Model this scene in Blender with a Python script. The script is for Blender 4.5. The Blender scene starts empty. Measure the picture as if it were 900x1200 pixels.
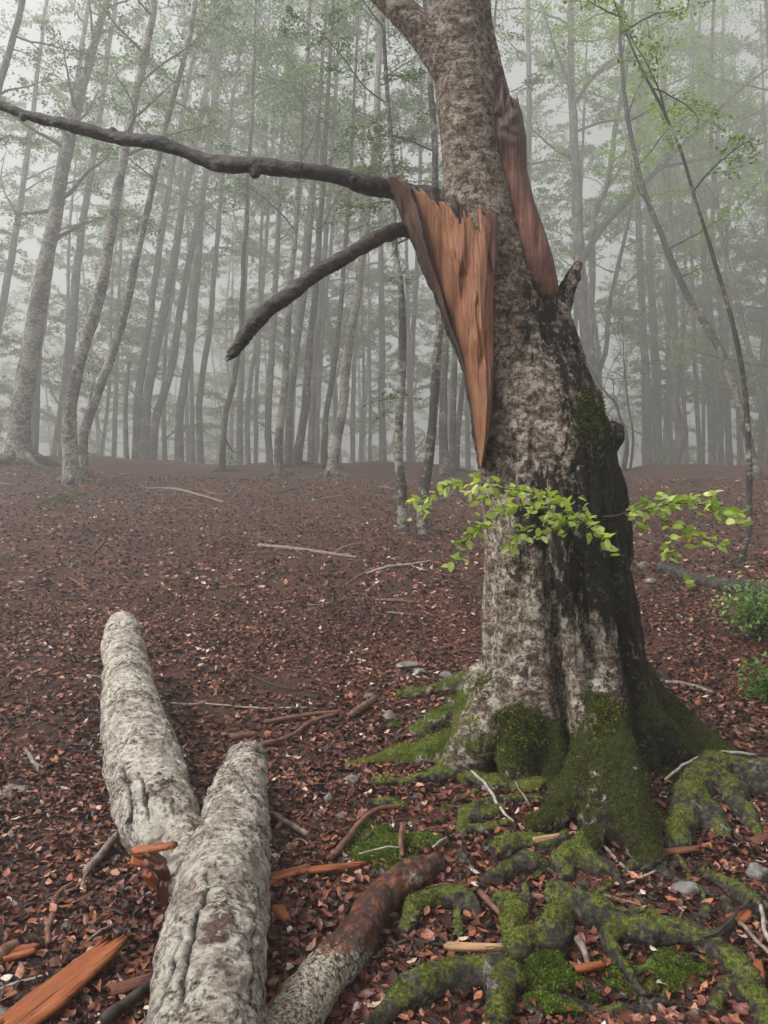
import bpy, math, random
import numpy as np
from mathutils import Vector, Matrix, Euler

random.seed(7)
RNG = np.random.default_rng(11)
SC = bpy.context.scene
COL = SC.collection

# ------------------------------------------------------------------ camera
EYE = 1.5
FPX = 900.0                     # focal length in pixels of the 900 x 1200 frame
cam_d = bpy.data.cameras.new('camera')
cam = bpy.data.objects.new('camera', cam_d)
COL.objects.link(cam)
cam.location = (0, 0, EYE)
cam.rotation_euler = (math.radians(90), 0, 0)
cam_d.sensor_fit = 'VERTICAL'
cam_d.sensor_height = 36.0
cam_d.lens = 36.0 * FPX / 1200.0
cam_d.clip_start = 0.05
cam_d.clip_end = 1000.0
SC.camera = cam

# ------------------------------------------------------------------ sky, sun, exposure
SUN_EL, SUN_AZ = math.radians(48), math.radians(-112)      # azimuth from +Y towards +X
world = bpy.data.worlds.new('World')
SC.world = world
world.use_nodes = True
wn = world.node_tree
wn.nodes.clear()
w_out = wn.nodes.new('ShaderNodeOutputWorld')
w_bg = wn.nodes.new('ShaderNodeBackground')
w_sky = wn.nodes.new('ShaderNodeTexSky')
w_sky.sky_type = 'NISHITA'
w_sky.sun_disc = False
w_sky.sun_elevation = SUN_EL
w_sky.sun_rotation = SUN_AZ
w_sky.dust_density = 6.0
w_sky.air_density = 1.0
w_sky.ozone_density = 1.0
w_hs = wn.nodes.new('ShaderNodeHueSaturation')
w_hs.inputs['Saturation'].default_value = 0.12            # overcast: the blue is gone
wn.links.new(w_sky.outputs[0], w_hs.inputs['Color'])
wn.links.new(w_hs.outputs[0], w_bg.inputs['Color'])
wn.links.new(w_bg.outputs[0], w_out.inputs['Surface'])
w_bg.inputs['Strength'].default_value = 0.055

sun_d = bpy.data.lights.new('sun', 'SUN')
sun_d.energy = 1.5
sun_d.angle = math.radians(11)
sun_d.color = (1.0, 0.97, 0.93)
sun = bpy.data.objects.new('sun', sun_d)
COL.objects.link(sun)
sdir = Vector((math.sin(SUN_AZ) * math.cos(SUN_EL), math.cos(SUN_AZ) * math.cos(SUN_EL), math.sin(SUN_EL)))
sun.rotation_euler = (-sdir).to_track_quat('-Z', 'Y').to_euler()

SC.view_settings.view_transform = 'Standard'
SC.view_settings.look = 'None'
SC.view_settings.gamma = 1.0
SC.view_settings.use_curve_mapping = False
SC.view_settings.exposure = 1.88
SC.cycles.use_denoising = True
SC.cycles.max_bounces = 6
SC.cycles.diffuse_bounces = 3
SC.cycles.glossy_bounces = 2
SC.cycles.transmission_bounces = 3
SC.cycles.volume_bounces = 2
SC.cycles.sample_clamp_indirect = 4.0
HAZE_DENSITY = 0.0118

# ------------------------------------------------------------------ helpers: noise, pixels, meshes
_rs = np.random.RandomState(3)
_perm = _rs.permutation(256)
_perm = np.concatenate([_perm, _perm, _perm])
_grad = _rs.normal(size=(256, 3))
_grad /= np.linalg.norm(_grad, axis=1)[:, None]


def pnoise(p):
    """gradient noise at points (n,3), about -1..1"""
    p = np.asarray(p, dtype=np.float64)
    i = np.floor(p).astype(np.int64)
    f = p - i
    i &= 255
    u = f * f * f * (f * (f * 6 - 15) + 10)
    out = 0
    for dx in (0, 1):
        wx = u[:, 0] if dx else 1 - u[:, 0]
        for dy in (0, 1):
            wy = u[:, 1] if dy else 1 - u[:, 1]
            for dz in (0, 1):
                wz = u[:, 2] if dz else 1 - u[:, 2]
                h = _perm[_perm[_perm[(i[:, 0] + dx) & 255] + ((i[:, 1] + dy) & 255)] + ((i[:, 2] + dz) & 255)]
                g = _grad[h]
                d = g[:, 0] * (f[:, 0] - dx) + g[:, 1] * (f[:, 1] - dy) + g[:, 2] * (f[:, 2] - dz)
                out = out + wx * wy * wz * d
    return out * 1.5


def fbm(p, octv=3, gain=0.5):
    p = np.asarray(p, dtype=np.float64)
    a, o, s = 1.0, 0, 0
    for k in range(octv):
        o = o + a * pnoise(p * (2.03 ** k) + 17.3 * k)
        s += a
        a *= gain
    return o / s


def sstep(a, b, x):
    t = np.clip((np.asarray(x, float) - a) / (b - a), 0, 1)
    return t * t * (3 - 2 * t)


def P(px, py, d):
    """point at depth d behind the picture point (px, py) of the 900 x 1200 frame"""
    return np.array([(px - 450.0) / FPX * d, d, EYE - (py - 600.0) / FPX * d])


def softplus(x, w):
    return w * np.log1p(np.exp(np.clip(x / w, -40, 40)))


TD = 4.3                        # distance of the old beech


def H(x, y, fine=True):
    """height of the forest floor"""
    x = np.asarray(x, float)
    y = np.asarray(y, float)
    z = 0.05 + 0.127 * softplus(y - 4.2, 0.6) - 0.19 * softplus(y - 41, 3.5) + 0.05 * softplus(y - 75, 8)
    z = z - (0.010 * np.clip(x, 0, 28) + 0.024 * np.clip(x, -28, 0)) * sstep(8, 30, y)
    tx = (655 - 450) / FPX * TD
    z = z + 0.08 * np.exp(-((x - tx) ** 2 + (y - TD) ** 2) / 0.8)
    # hollow in the bank under the surface roots
    z = z - 0.13 * np.exp(-(((x - 0.80) / 0.36) ** 2 + ((y - 2.38) / 0.17) ** 2))
    z = z - 0.05 * np.exp(-(((x - 0.33) / 0.15) ** 2 + ((y - 2.15) / 0.15) ** 2))
    p = np.stack([x.ravel(), y.ravel(), 0 * x.ravel()], 1)
    b = 0.05 * pnoise(p * 0.7) * 1.0 + 0.10 * pnoise(p * 0.31 + 5) * sstep(6, 12, y.ravel())
    b = b + 0.75 * pnoise(p * 0.115 + 21) * sstep(16, 34, y.ravel()) + 0.34 * pnoise(p * 0.42 + 4) * sstep(20, 36, y.ravel())
    if fine:
        b = b + 0.018 * pnoise(p * 3.1 + 9) + 0.008 * pnoise(p * 8.3 + 2)
    return z + b.reshape(z.shape)


_ds = np.concatenate([np.linspace(1.3, 12, 1500), np.linspace(12.01, 70, 2400)])


def Gd(px, py):
    X = (px - 450.0) / FPX * _ds
    Z = EYE - (py - 600.0) / FPX * _ds
    hit = np.nonzero(Z < H(X, _ds, False))[0]
    return _ds[hit[0]] if len(hit) else 40.0


def G(px, py, up=0.0):
    """ground point seen at pixel (px, py)"""
    d = Gd(px, py)
    q = P(px, py, d)
    q[2] = float(H(q[0:1], q[1:2])[0]) + up
    return q


def mk(name, V, faces, mat, parent=None, attrs=None, smooth=True):
    """one mesh object from vertices and a list of face index arrays"""
    me = bpy.data.meshes.new(name)
    V = np.asarray(V, np.float32)
    if not isinstance(faces, (list, tuple)):
        faces = [faces]
    faces = [np.asarray(f, np.int32) for f in faces if len(f)]
    nl = sum(f.size for f in faces)
    npoly = sum(len(f) for f in faces)
    me.vertices.add(len(V))
    me.vertices.foreach_set('co', V.ravel())
    me.loops.add(nl)
    me.loops.foreach_set('vertex_index', np.concatenate([f.ravel() for f in faces]))
    me.polygons.add(npoly)
    tot = np.concatenate([np.full(len(f), f.shape[1], np.int32) for f in faces])
    st = np.concatenate([[0], np.cumsum(tot)[:-1]]).astype(np.int32)
    me.polygons.foreach_set('loop_start', st)
    me.update(calc_edges=True)
    if smooth:
        me.polygons.foreach_set('use_smooth', np.ones(npoly, bool))
    for k, a in (attrs or {}).items():
        a = np.asarray(a, np.float32)
        if a.ndim == 1:
            me.attributes.new(k, 'FLOAT', 'POINT').data.foreach_set('value', a)
        else:
            me.attributes.new(k, 'FLOAT_VECTOR', 'POINT').data.foreach_set('vector', a.ravel())
    if mat is not None:
        me.materials.append(mat)
    o = bpy.data.objects.new(name, me)
    COL.objects.link(o)
    if parent is not None:
        o.parent = parent
        o.matrix_parent_inverse = parent.matrix_basis.inverted()
    return o


def empty(name, loc):
    o = bpy.data.objects.new(name, None)
    o.empty_display_size = 0.2
    o.location = [float(v) for v in loc]
    COL.objects.link(o)
    return o


def tag(o, label=None, cat=None, group=None, kind=None):
    if label:
        o['label'] = label
    if cat:
        o['category'] = cat
    if group:
        o['group'] = group
    if kind:
        o['kind'] = kind
    return o


def cr(pts, n):
    """Catmull-Rom resample of rows (any width) to n rows"""
    pts = np.asarray(pts, float)
    if len(pts) == 2:
        t = np.linspace(0, 1, n)[:, None]
        return pts[0] * (1 - t) + pts[1] * t
    q = np.vstack([2 * pts[0] - pts[1], pts, 2 * pts[-1] - pts[-2]])
    seg = np.linalg.norm(np.diff(pts[:, :3], axis=0), axis=1) + 1e-9
    cum = np.concatenate([[0], np.cumsum(seg)])
    s = np.linspace(0, cum[-1], n)
    k = np.clip(np.searchsorted(cum, s, side='right') - 1, 0, len(pts) - 2)
    t = ((s - cum[k]) / seg[k])[:, None]
    a, b, c, d = q[k], q[k + 1], q[k + 2], q[k + 3]
    return 0.5 * (2 * b + (c - a) * t + (2 * a - 5 * b + 4 * c - d) * t * t + (3 * b - a - 3 * c + d) * t ** 3)


def tube(path, rad, sides=8, cap=True, up=(0.13, 0.31, 0.94)):
    """tapered tube; returns V (n,3), quads (m,4), tris (k,3), param (n,2)=(angle, length)"""
    path = np.asarray(path, float)
    n = len(path)
    rad = np.broadcast_to(np.asarray(rad, float), (n,))
    T = np.gradient(path, axis=0)
    T /= np.linalg.norm(T, axis=1)[:, None] + 1e-12
    u = np.array(up, float)
    if abs(np.dot(u / np.linalg.norm(u), T[0])) > 0.9:
        u = np.array([0.9, 0.3, 0.2])
    Nn = np.zeros_like(path)
    v = u - T[0] * np.dot(u, T[0])
    v /= np.linalg.norm(v)
    Nn[0] = v
    for i in range(1, n):
        v = Nn[i - 1] - T[i] * np.dot(Nn[i - 1], T[i])
        v /= np.linalg.norm(v) + 1e-12
        Nn[i] = v
    B = np.cross(T, Nn)
    a = np.linspace(0, 2 * math.pi, sides, endpoint=False)
    V = path[:, None, :] + rad[:, None, None] * (np.cos(a)[None, :, None] * Nn[:, None, :] + np.sin(a)[None, :, None] * B[:, None, :])
    V = V.reshape(-1, 3)
    i = np.arange(n - 1)[:, None] * sides
    j = np.arange(sides)[None, :]
    j2 = (j + 1) % sides
    Q = np.stack([i + j, i + j2, i + sides + j2, i + sides + j], -1).reshape(-1, 4)
    L = np.concatenate([[0], np.cumsum(np.linalg.norm(np.diff(path, axis=0), axis=1))])
    prm = np.stack([np.tile(a, n), np.repeat(L, sides)], 1)
    Tr = np.zeros((0, 3), int)
    if cap:
        c0, c1 = len(V), len(V) + 1
        V = np.vstack([V, path[0:1], path[-1:]])
        prm = np.vstack([prm, [[0, 0], [0, L[-1]]]])
        jj = np.arange(sides)
        j2 = (jj + 1) % sides
        Tr = np.vstack([np.stack([np.full(sides, c0), j2, jj], 1),
                        np.stack([np.full(sides, c1), (n - 1) * sides + jj, (n - 1) * sides + j2], 1)])
    return V, Q, Tr, prm


class MB:
    """collects pieces of ONE part"""
    def __init__(s):
        s.V, s.Q, s.T, s.A, s.n = [], [], [], [], 0

    def add(s, V, Q=None, T=None, a=None):
        s.V.append(V)
        if Q is not None and len(Q):
            s.Q.append(np.asarray(Q) + s.n)
        if T is not None and len(T):
            s.T.append(np.asarray(T) + s.n)
        s.A.append(np.full(len(V), 0.0) if a is None else np.broadcast_to(np.asarray(a, float), (len(V),)))
        s.n += len(V)

    def tube(s, path, rad, sides=6, cap=False, a=None):
        V, Q, T, _ = tube(path, rad, sides, cap)
        s.add(V, Q, T, a)

    def arrays(s):
        F = []
        if s.Q:
            F.append(np.vstack(s.Q))
        if s.T:
            F.append(np.vstack(s.T))
        return np.vstack(s.V), F, np.concatenate(s.A)

    def build(s, name, mat, parent=None, attr='tint', smooth=True):
        V, F, A = s.arrays()
        return mk(name, V, F, mat, parent, {attr: A}, smooth)


def normals(V, F):
    N = np.zeros_like(V)
    for f in F:
        if f.shape[1] == 4:
            n = np.cross(V[f[:, 2]] - V[f[:, 0]], V[f[:, 3]] - V[f[:, 1]])
        else:
            n = np.cross(V[f[:, 1]] - V[f[:, 0]], V[f[:, 2]] - V[f[:, 0]])
        for k in range(f.shape[1]):
            np.add.at(N, f[:, k], n)
    return N / (np.linalg.norm(N, axis=1)[:, None] + 1e-12)


def lap(V, F, it=2, lam=0.5):
    E = np.vstack([np.stack([f[:, k], f[:, (k + 1) % f.shape[1]]], 1) for f in F for k in range(f.shape[1])])
    cnt = np.zeros(len(V))
    np.add.at(cnt, E[:, 0], 1)
    np.add.at(cnt, E[:, 1], 1)
    for _ in range(it):
        S = np.zeros_like(V)
        np.add.at(S, E[:, 0], V[E[:, 1]])
        np.add.at(S, E[:, 1], V[E[:, 0]])
        V = V + lam * (S / np.maximum(cnt, 1)[:, None] - V)
    return V


def remesh(parts, voxel):
    """union of closed pieces [(V, [faces])] as one continuous surface"""
    mb = MB()
    for V, Q, T in parts:
        mb.add(V, Q, T)
    V, F, _ = mb.arrays()
    o = mk('union_tmp', V, F, None)
    m = o.modifiers.new('r', 'REMESH')
    m.mode = 'VOXEL'
    m.voxel_size = voxel
    dg = bpy.context.evaluated_depsgraph_get()
    ev = o.evaluated_get(dg)
    me = ev.to_mesh()
    V = np.empty(len(me.vertices) * 3)
    me.vertices.foreach_get('co', V)
    V = V.reshape(-1, 3)
    li = np.empty(len(me.loops), np.int32)
    me.loops.foreach_get('vertex_index', li)
    tot = np.empty(len(me.polygons), np.int32)
    me.polygons.foreach_get('loop_total', tot)
    st = np.concatenate([[0], np.cumsum(tot)[:-1]])
    F = []
    for k in (3, 4):
        s = st[tot == k]
        if len(s):
            F.append(li[s[:, None] + np.arange(k)[None]])
    ev.to_mesh_clear()
    d = o.data
    bpy.data.objects.remove(o)
    bpy.data.meshes.remove(d)
    return V, F


def to_px(V):
    d = np.maximum(V[:, 1], 0.1)
    return 450 + V[:, 0] / d * FPX, 600 - (V[:, 2] - EYE) / d * FPX


# ------------------------------------------------------------------ materials
class NT:
    def __init__(s, name):
        s.m = bpy.data.materials.new(name)
        s.m.use_nodes = True
        s.t = s.m.node_tree
        s.t.nodes.clear()
        s.out = s.t.nodes.new('ShaderNodeOutputMaterial')

    def n(s, typ, **kw):
        nd = s.t.nodes.new('ShaderNode' + typ)
        for k, v in kw.items():
            if k.startswith('_'):
                setattr(nd, k[1:], v)
            else:
                sock = nd.inputs[int(k[1:])] if (k[0] == 'i' and k[1:].isdigit()) else nd.inputs[k.replace('__', ' ')]
                if isinstance(v, bpy.types.NodeSocket):
                    s.t.links.new(v, sock)
                else:
                    sock.default_value = v
        return nd

    def attr(s, name, vec=False):
        a = s.n('Attribute', _attribute_name=name)
        return a.outputs['Vector' if vec else 'Fac']

    def coord(s):
        return s.n('NewGeometry').outputs['Position']

    def mapv(s, v, sc):
        m = s.n('Mapping', Vector=v)
        m.inputs['Scale'].default_value = sc
        return m.outputs[0]

    def noise(s, v, scale, detail=4, rough=0.55, dist=0.0):
        return s.n('TexNoise', Vector=v, Scale=scale, Detail=detail, Roughness=rough, Distortion=dist).outputs['Fac']

    def ramp(s, fac, stops, interp='LINEAR'):
        r = s.n('ValToRGB', Fac=fac)
        e = r.color_ramp
        e.interpolation = interp
        while len(e.elements) < len(stops):
            e.elements.new(0.5)
        for el, (p, c) in zip(e.elements, stops):
            el.position = p
            el.color = (c, c, c, 1) if isinstance(c, (int, float)) else (*c, 1)
        return r.outputs['Color']

    def mix(s, fac, a, b, mode='MIX'):
        m = s.n('MixRGB', _blend_type=mode)
        for k, v in (('Fac', fac), ('Color1', a), ('Color2', b)):
            if isinstance(v, bpy.types.NodeSocket):
                s.t.links.new(v, m.inputs[k])
            elif isinstance(v, (int, float)):
                m.inputs[k].default_value = v if k == 'Fac' else (v, v, v, 1)
            else:
                m.inputs[k].default_value = (*v, 1)
        return m.outputs[0]

    def math(s, op, a, b=0.5, clamp=False):
        m = s.n('Math', _operation=op, _use_clamp=clamp)
        for k, v in ((0, a), (1, b)):
            if isinstance(v, bpy.types.NodeSocket):
                s.t.links.new(v, m.inputs[k])
            else:
                m.inputs[k].default_value = v
        return m.outputs[0]

    def bump(s, h, strength=0.5, dist=0.01):
        return s.n('Bump', Height=h, Strength=strength, Distance=dist).outputs[0]

    def bsdf(s, color, rough=0.8, normal=None, spec=0.3, transl=None):
        b = s.n('BsdfPrincipled', Roughness=rough)
        b.inputs['Specular IOR Level'].default_value = spec
        if isinstance(color, bpy.types.NodeSocket):
            s.t.links.new(color, b.inputs['Base Color'])
        else:
            b.inputs['Base Color'].default_value = (*color, 1)
        if normal is not None:
            s.t.links.new(normal, b.inputs['Normal'])
        sh = b.outputs[0]
        if transl:
            f, tc = transl
            tr = s.n('BsdfTranslucent')
            if isinstance(tc, bpy.types.NodeSocket):
                s.t.links.new(tc, tr.inputs['Color'])
            else:
                tr.inputs['Color'].default_value = (*tc, 1)
            mx = s.n('MixShader', Fac=f)
            s.t.links.new(sh, mx.inputs[1])
            s.t.links.new(tr.outputs[0], mx.inputs[2])
            sh = mx.outputs[0]
        s.t.links.new(sh, s.out.inputs['Surface'])
        return s.m


def m_soil():
    t = NT('leaf_mould')
    c = t.coord()
    warp = t.n('VectorMath', _operation='ADD', i0=c, i1=t.n('TexNoise', Vector=c, Scale=9.0, Detail=2.0).outputs['Color']).outputs[0]
    v = t.n('TexVoronoi', Vector=warp, Scale=26.0)
    v2 = t.n('TexVoronoi', Vector=warp, Scale=47.0)
    cell = t.n('SeparateColor', Color=v.outputs['Color']).outputs[0]
    cell2 = t.n('SeparateColor', Color=v2.outputs['Color']).outputs[0]
    tone = t.math('ADD', t.math('MULTIPLY', cell, 0.6), t.math('MULTIPLY', cell2, 0.4))
    col = t.ramp(tone, [(0.15, (0.008, 0.005, 0.004)), (0.4, (0.030, 0.014, 0.010)), (0.62, (0.105, 0.037, 0.025)),
                        (0.82, (0.19, 0.070, 0.046)), (0.95, (0.32, 0.20, 0.15))])
    big = t.noise(c, 1.3, 4)
    col = t.mix(t.ramp(big, [(0.42, 0.0), (0.62, 0.65)]), col, (0.035, 0.02, 0.016))
    h = t.math('ADD', v.outputs['Distance'], t.noise(c, 60, 3))
    return t.bsdf(col, 0.75, t.bump(h, 0.6, 0.02), 0.15)


def m_litter():
    t = NT('fallen_leaf_brown')
    a = t.attr('tint')
    c = t.coord()
    col = t.ramp(a, [(0.0, (0.008, 0.004, 0.003)), (0.22, (0.034, 0.012, 0.008)), (0.45, (0.128, 0.037, 0.023)),
                     (0.68, (0.225, 0.075, 0.043)), (0.84, (0.40, 0.155, 0.075)), (0.92, (0.52, 0.28, 0.19)), (1.0, (0.66, 0.54, 0.47))])
    n = t.noise(c, 130, 3)
    col = t.mix(t.ramp(n, [(0.35, 0.5), (0.6, 0.0)]), col, (0.03, 0.013, 0.009))
    return t.bsdf(col, 0.42, t.bump(n, 0.35, 0.004), 0.38)


def m_bark():
    """old beech: grey bark, black algae with painted side shade, pale lichen, moss; masks say where each grows"""
    t = NT('old_beech_bark')
    c = t.coord()
    vert = t.mapv(c, (1, 1, 0.45))
    horiz = t.mapv(c, (0.8, 0.8, 1.7))
    n1 = t.noise(horiz, 13, 8, 0.70, 0.6)
    n2 = t.noise(c, 42, 6, 0.65)
    base = t.ramp(n1, [(0.30, (0.055, 0.038, 0.028)), (0.46, (0.20, 0.145, 0.108)), (0.64, (0.56, 0.46, 0.37))])
    n4 = t.noise(t.mapv(c, (1, 1, 1.8)), 75, 6, 0.72)
    base = t.mix(t.ramp(n2, [(0.40, 0.85), (0.53, 0.0)]), base, (0.028, 0.021, 0.017))
    base = t.mix(t.ramp(n4, [(0.40, 0.8), (0.50, 0.0)]), base, (0.022, 0.017, 0.013))
    lich = t.noise(c, 15, 7, 0.68)
    lf = t.math('MULTIPLY', t.ramp(lich, [(0.53, 0.0), (0.60, 0.85)]), t.attr('lichen'), True)
    base = t.mix(lf, base, t.ramp(n2, [(0.3, (0.42, 0.38, 0.31)), (0.7, (0.68, 0.64, 0.56))]))
    # black algae in upright patches, plus right-side shade put into the colour
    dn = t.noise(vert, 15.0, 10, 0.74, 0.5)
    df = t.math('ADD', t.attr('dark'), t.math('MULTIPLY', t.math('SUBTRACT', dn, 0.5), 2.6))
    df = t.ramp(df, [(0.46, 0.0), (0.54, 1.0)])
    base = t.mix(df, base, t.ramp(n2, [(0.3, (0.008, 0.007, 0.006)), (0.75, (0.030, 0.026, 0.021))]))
    sp = t.noise(c, 27, 9, 0.75)
    base = t.mix(t.math('MULTIPLY', t.ramp(sp, [(0.57, 0.0), (0.61, 0.75)]), t.ramp(t.noise(c, 5, 3), [(0.40, 0.0), (0.55, 1.0)])), base, t.ramp(n2, [(0.3, (0.12, 0.11, 0.095)), (0.7, (0.40, 0.38, 0.33))]))
    mn = t.noise(c, 22, 9, 0.76)
    mf = t.math('ADD', t.attr('moss'), t.math('MULTIPLY', t.math('SUBTRACT', mn, 0.5), 2.2))
    mf = t.ramp(mf, [(0.48, 0.0), (0.58, 1.0)])
    mc = t.ramp(t.noise(c, 70, 5, 0.7), [(0.3, (0.007, 0.008, 0.003)), (0.5, (0.028, 0.032, 0.007)), (0.7, (0.085, 0.095, 0.016))])
    mc = t.mix(t.attr('lush'), mc, t.ramp(t.noise(c, 70, 5, 0.7), [(0.3, (0.025, 0.035, 0.006)), (0.5, (0.095, 0.125, 0.018)), (0.7, (0.20, 0.24, 0.035))]))
    base = t.mix(mf, base, mc)
    h = t.math('ADD', t.math('MULTIPLY', n1, 0.8), t.math('MULTIPLY', n2, 0.7))
    h = t.math('ADD', h, t.math('MULTIPLY', dn, 0.6))
    h = t.math('ADD', h, t.math('MULTIPLY', n4, 0.5))
    return t.bsdf(base, 0.78, t.bump(h, 1.0, 0.03), 0.15)


def m_wood(name, dark, mid, light, wet=0.45):
    t = NT(name)
    g = t.attr('grain', True)
    fine = t.noise(t.mapv(g, (1, 0.018, 1)), 170, 5, 0.6, 0.3)
    wide = t.noise(t.mapv(g, (1, 0.05, 1)), 22, 4, 0.55, 0.5)
    blot = t.noise(t.mapv(g, (1, 0.35, 1)), 7, 3)
    age_shade = t.attr('age_shade')
    f = t.math('ADD', t.math('MULTIPLY', fine, 0.55), t.math('MULTIPLY', wide, 0.45))
    col = t.ramp(f, [(0.32, tuple(0.5 * (a + b) for a, b in zip(dark, mid))), (0.50, mid), (0.68, light)])
    zone = t.noise(t.mapv(g, (1, 0.5, 1)), 11, 5, 0.6, 0.6)
    col = t.mix(t.ramp(zone, [(0.50, 0.0), (0.58, 0.75)]), col, t.mix(0.55, col, (mid[0] * 0.55, mid[1] * 0.38, mid[2] * 0.40)))
    col = t.mix(t.ramp(blot, [(0.42, 0.55), (0.62, 0.0)]), col, tuple(v * 0.42 for v in mid))
    crack = t.noise(t.mapv(g, (1, 0.02, 1)), 60, 3, 0.5, 0.2)
    col = t.mix(t.ramp(crack, [(0.30, 0.85), (0.36, 0.0)]), col, tuple(v * 0.25 for v in dark))
    col = t.mix(t.ramp(t.math('ADD', age_shade, t.math('MULTIPLY', t.math('SUBTRACT', blot, 0.5), 1.0)), [(0.35, 0.0), (0.75, 0.9)]), col, t.ramp(fine, [(0.3, (0.014, 0.007, 0.006)), (0.7, (0.12, 0.055, 0.042))]))
    fib = t.noise(t.mapv(g, (1, 0.03, 1)), 48, 4, 0.5, 0.25)
    lines = t.ramp(fib, [(0.40, 0.0), (0.415, 0.6), (0.425, 0.0), (0.57, 0.0), (0.58, 0.4), (0.59, 0.0)])
    col = t.mix(lines, col, tuple(v * 0.5 for v in dark))
    h = t.math('SUBTRACT', t.math('ADD', fine, t.math('MULTIPLY', wide, 1.5)), t.math('MULTIPLY', lines, 0.8))
    return t.bsdf(col, wet, t.bump(h, 0.8, 0.010), 0.4)


def m_logbark():
    t = NT('pale_lichened_log_bark')
    c = t.coord()
    n1 = t.noise(c, 42, 12, 0.84, 0.0)
    n2 = t.noise(c, 9, 5, 0.6)
    n3 = t.noise(c, 90, 4, 0.7)
    big = t.noise(c, 6.5, 4, 0.6, 0.5)
    band = t.noise(t.mapv(c, (0.6, 2.6, 1.2)), 12, 4, 0.6, 0.4)
    n1 = t.math('ADD', n1, t.math('ADD', t.math('MULTIPLY', t.math('SUBTRACT', big, 0.5), 0.36), t.math('MULTIPLY', t.math('SUBTRACT', band, 0.5), 0.10)))
    base = t.ramp(n1, [(0.36, (0.012, 0.010, 0.007)), (0.425, (0.11, 0.088, 0.064)), (0.475, (0.40, 0.345, 0.27)), (0.54, (0.84, 0.79, 0.70))])
    base = t.mix(t.ramp(n2, [(0.47, 0.0), (0.60, 0.62)]), base, t.ramp(n3, [(0.36, (0.09, 0.052, 0.045)), (0.62, (0.58, 0.44, 0.39))]))
    gr = t.noise(c, 13, 5, 0.65)
    base = t.mix(t.math('MULTIPLY', t.ramp(gr, [(0.56, 0.0), (0.68, 0.28)]), 1.0), base, t.ramp(n3, [(0.3, (0.10, 0.105, 0.035)), (0.7, (0.36, 0.36, 0.20))]))
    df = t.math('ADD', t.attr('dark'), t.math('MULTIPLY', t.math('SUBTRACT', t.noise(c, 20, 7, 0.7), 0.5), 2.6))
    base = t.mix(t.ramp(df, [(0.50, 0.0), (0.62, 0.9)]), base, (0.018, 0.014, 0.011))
    base = t.mix(t.attr('crack'), base, (0.012, 0.009, 0.007))
    red = t.math('ADD', t.attr('bare'), t.math('MULTIPLY', t.math('SUBTRACT', n2, 0.5), 2.2))
    base = t.mix(t.ramp(red, [(0.5, 0.0), (0.62, 0.85)]), base, t.ramp(n3, [(0.3, (0.05, 0.025, 0.022)), (0.7, (0.19, 0.10, 0.075))]))
    h = t.math('ADD', n1, t.math('MULTIPLY', n3, 0.4))
    return t.bsdf(base, 0.75, t.bump(h, 1.0, 0.03), 0.2)


def m_darklog():
    t = NT('wet_peeling_branch')
    c = t.coord()
    n1 = t.noise(c, 26, 6, 0.65, 0.3)
    base = t.ramp(n1, [(0.3, (0.012, 0.006, 0.005)), (0.5, (0.060, 0.020, 0.012)), (0.62, (0.19, 0.058, 0.022)), (0.75, (0.32, 0.11, 0.04))])
    li = t.noise(c, 75, 8, 0.78)
    lf = t.math('ADD', t.attr('lichen'), t.math('MULTIPLY', t.math('SUBTRACT', li, 0.5), 2.8))
    lf = t.ramp(lf, [(0.50, 0.0), (0.60, 1.0)])
    base = t.mix(lf, base, t.ramp(t.noise(c, 110, 3), [(0.3, (0.20, 0.19, 0.13)), (0.7, (0.56, 0.53, 0.44))]))
    r = t.mix(lf, 0.28, 0.85)
    return t.bsdf(base, r, t.bump(t.math('ADD', n1, li), 0.8, 0.012), 0.5)


def m_deadlimb():
    t = NT('dead_limb_bark')
    c = t.coord()
    n1 = t.noise(t.mapv(c, (0.5, 1, 1)), 26, 6, 0.65, 0.4)
    n2 = t.noise(c, 70, 4, 0.65)
    base = t.ramp(n1, [(0.3, (0.006, 0.005, 0.004)), (0.52, (0.026, 0.018, 0.015)), (0.72, (0.11, 0.080, 0.066))])
    base = t.mix(t.ramp(n2, [(0.58, 0.0), (0.68, 0.5)]), base, (0.20, 0.17, 0.15))
    return t.bsdf(base, 0.5, t.bump(t.math('ADD', n1, n2), 0.9, 0.012), 0.4)


def m_root():
    t = NT('mossy_root_bark')
    c = t.coord()
    n2 = t.noise(c, 42, 6, 0.65)
    n3 = t.noise(c, 14, 5, 0.6)
    base = t.ramp(n2, [(0.3, (0.007, 0.006, 0.005)), (0.52, (0.034, 0.028, 0.023)), (0.74, (0.13, 0.115, 0.095))])
    base = t.mix(t.ramp(n3, [(0.60, 0.0), (0.68, 0.6)]), base, (0.34, 0.32, 0.28))
    mn = t.noise(c, 24, 9, 0.75)
    mf = t.math('ADD', t.attr('moss'), t.math('MULTIPLY', t.math('SUBTRACT', mn, 0.5), 2.2))
    mf = t.ramp(mf, [(0.46, 0.0), (0.62, 1.0)])
    mc = t.ramp(t.noise(c, 75, 5, 0.7), [(0.3, (0.016, 0.019, 0.004)), (0.5, (0.075, 0.090, 0.013)), (0.7, (0.20, 0.23, 0.030))])
    base = t.mix(mf, base, mc)
    return t.bsdf(base, 0.75, t.bump(t.math('ADD', n2, mn), 0.9, 0.016), 0.25)


def m_moss(name, stops):
    t = NT(name)
    col = t.ramp(t.attr('tint'), stops)
    return t.bsdf(col, 0.7, None, 0.2, (0.3, col))


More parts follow.
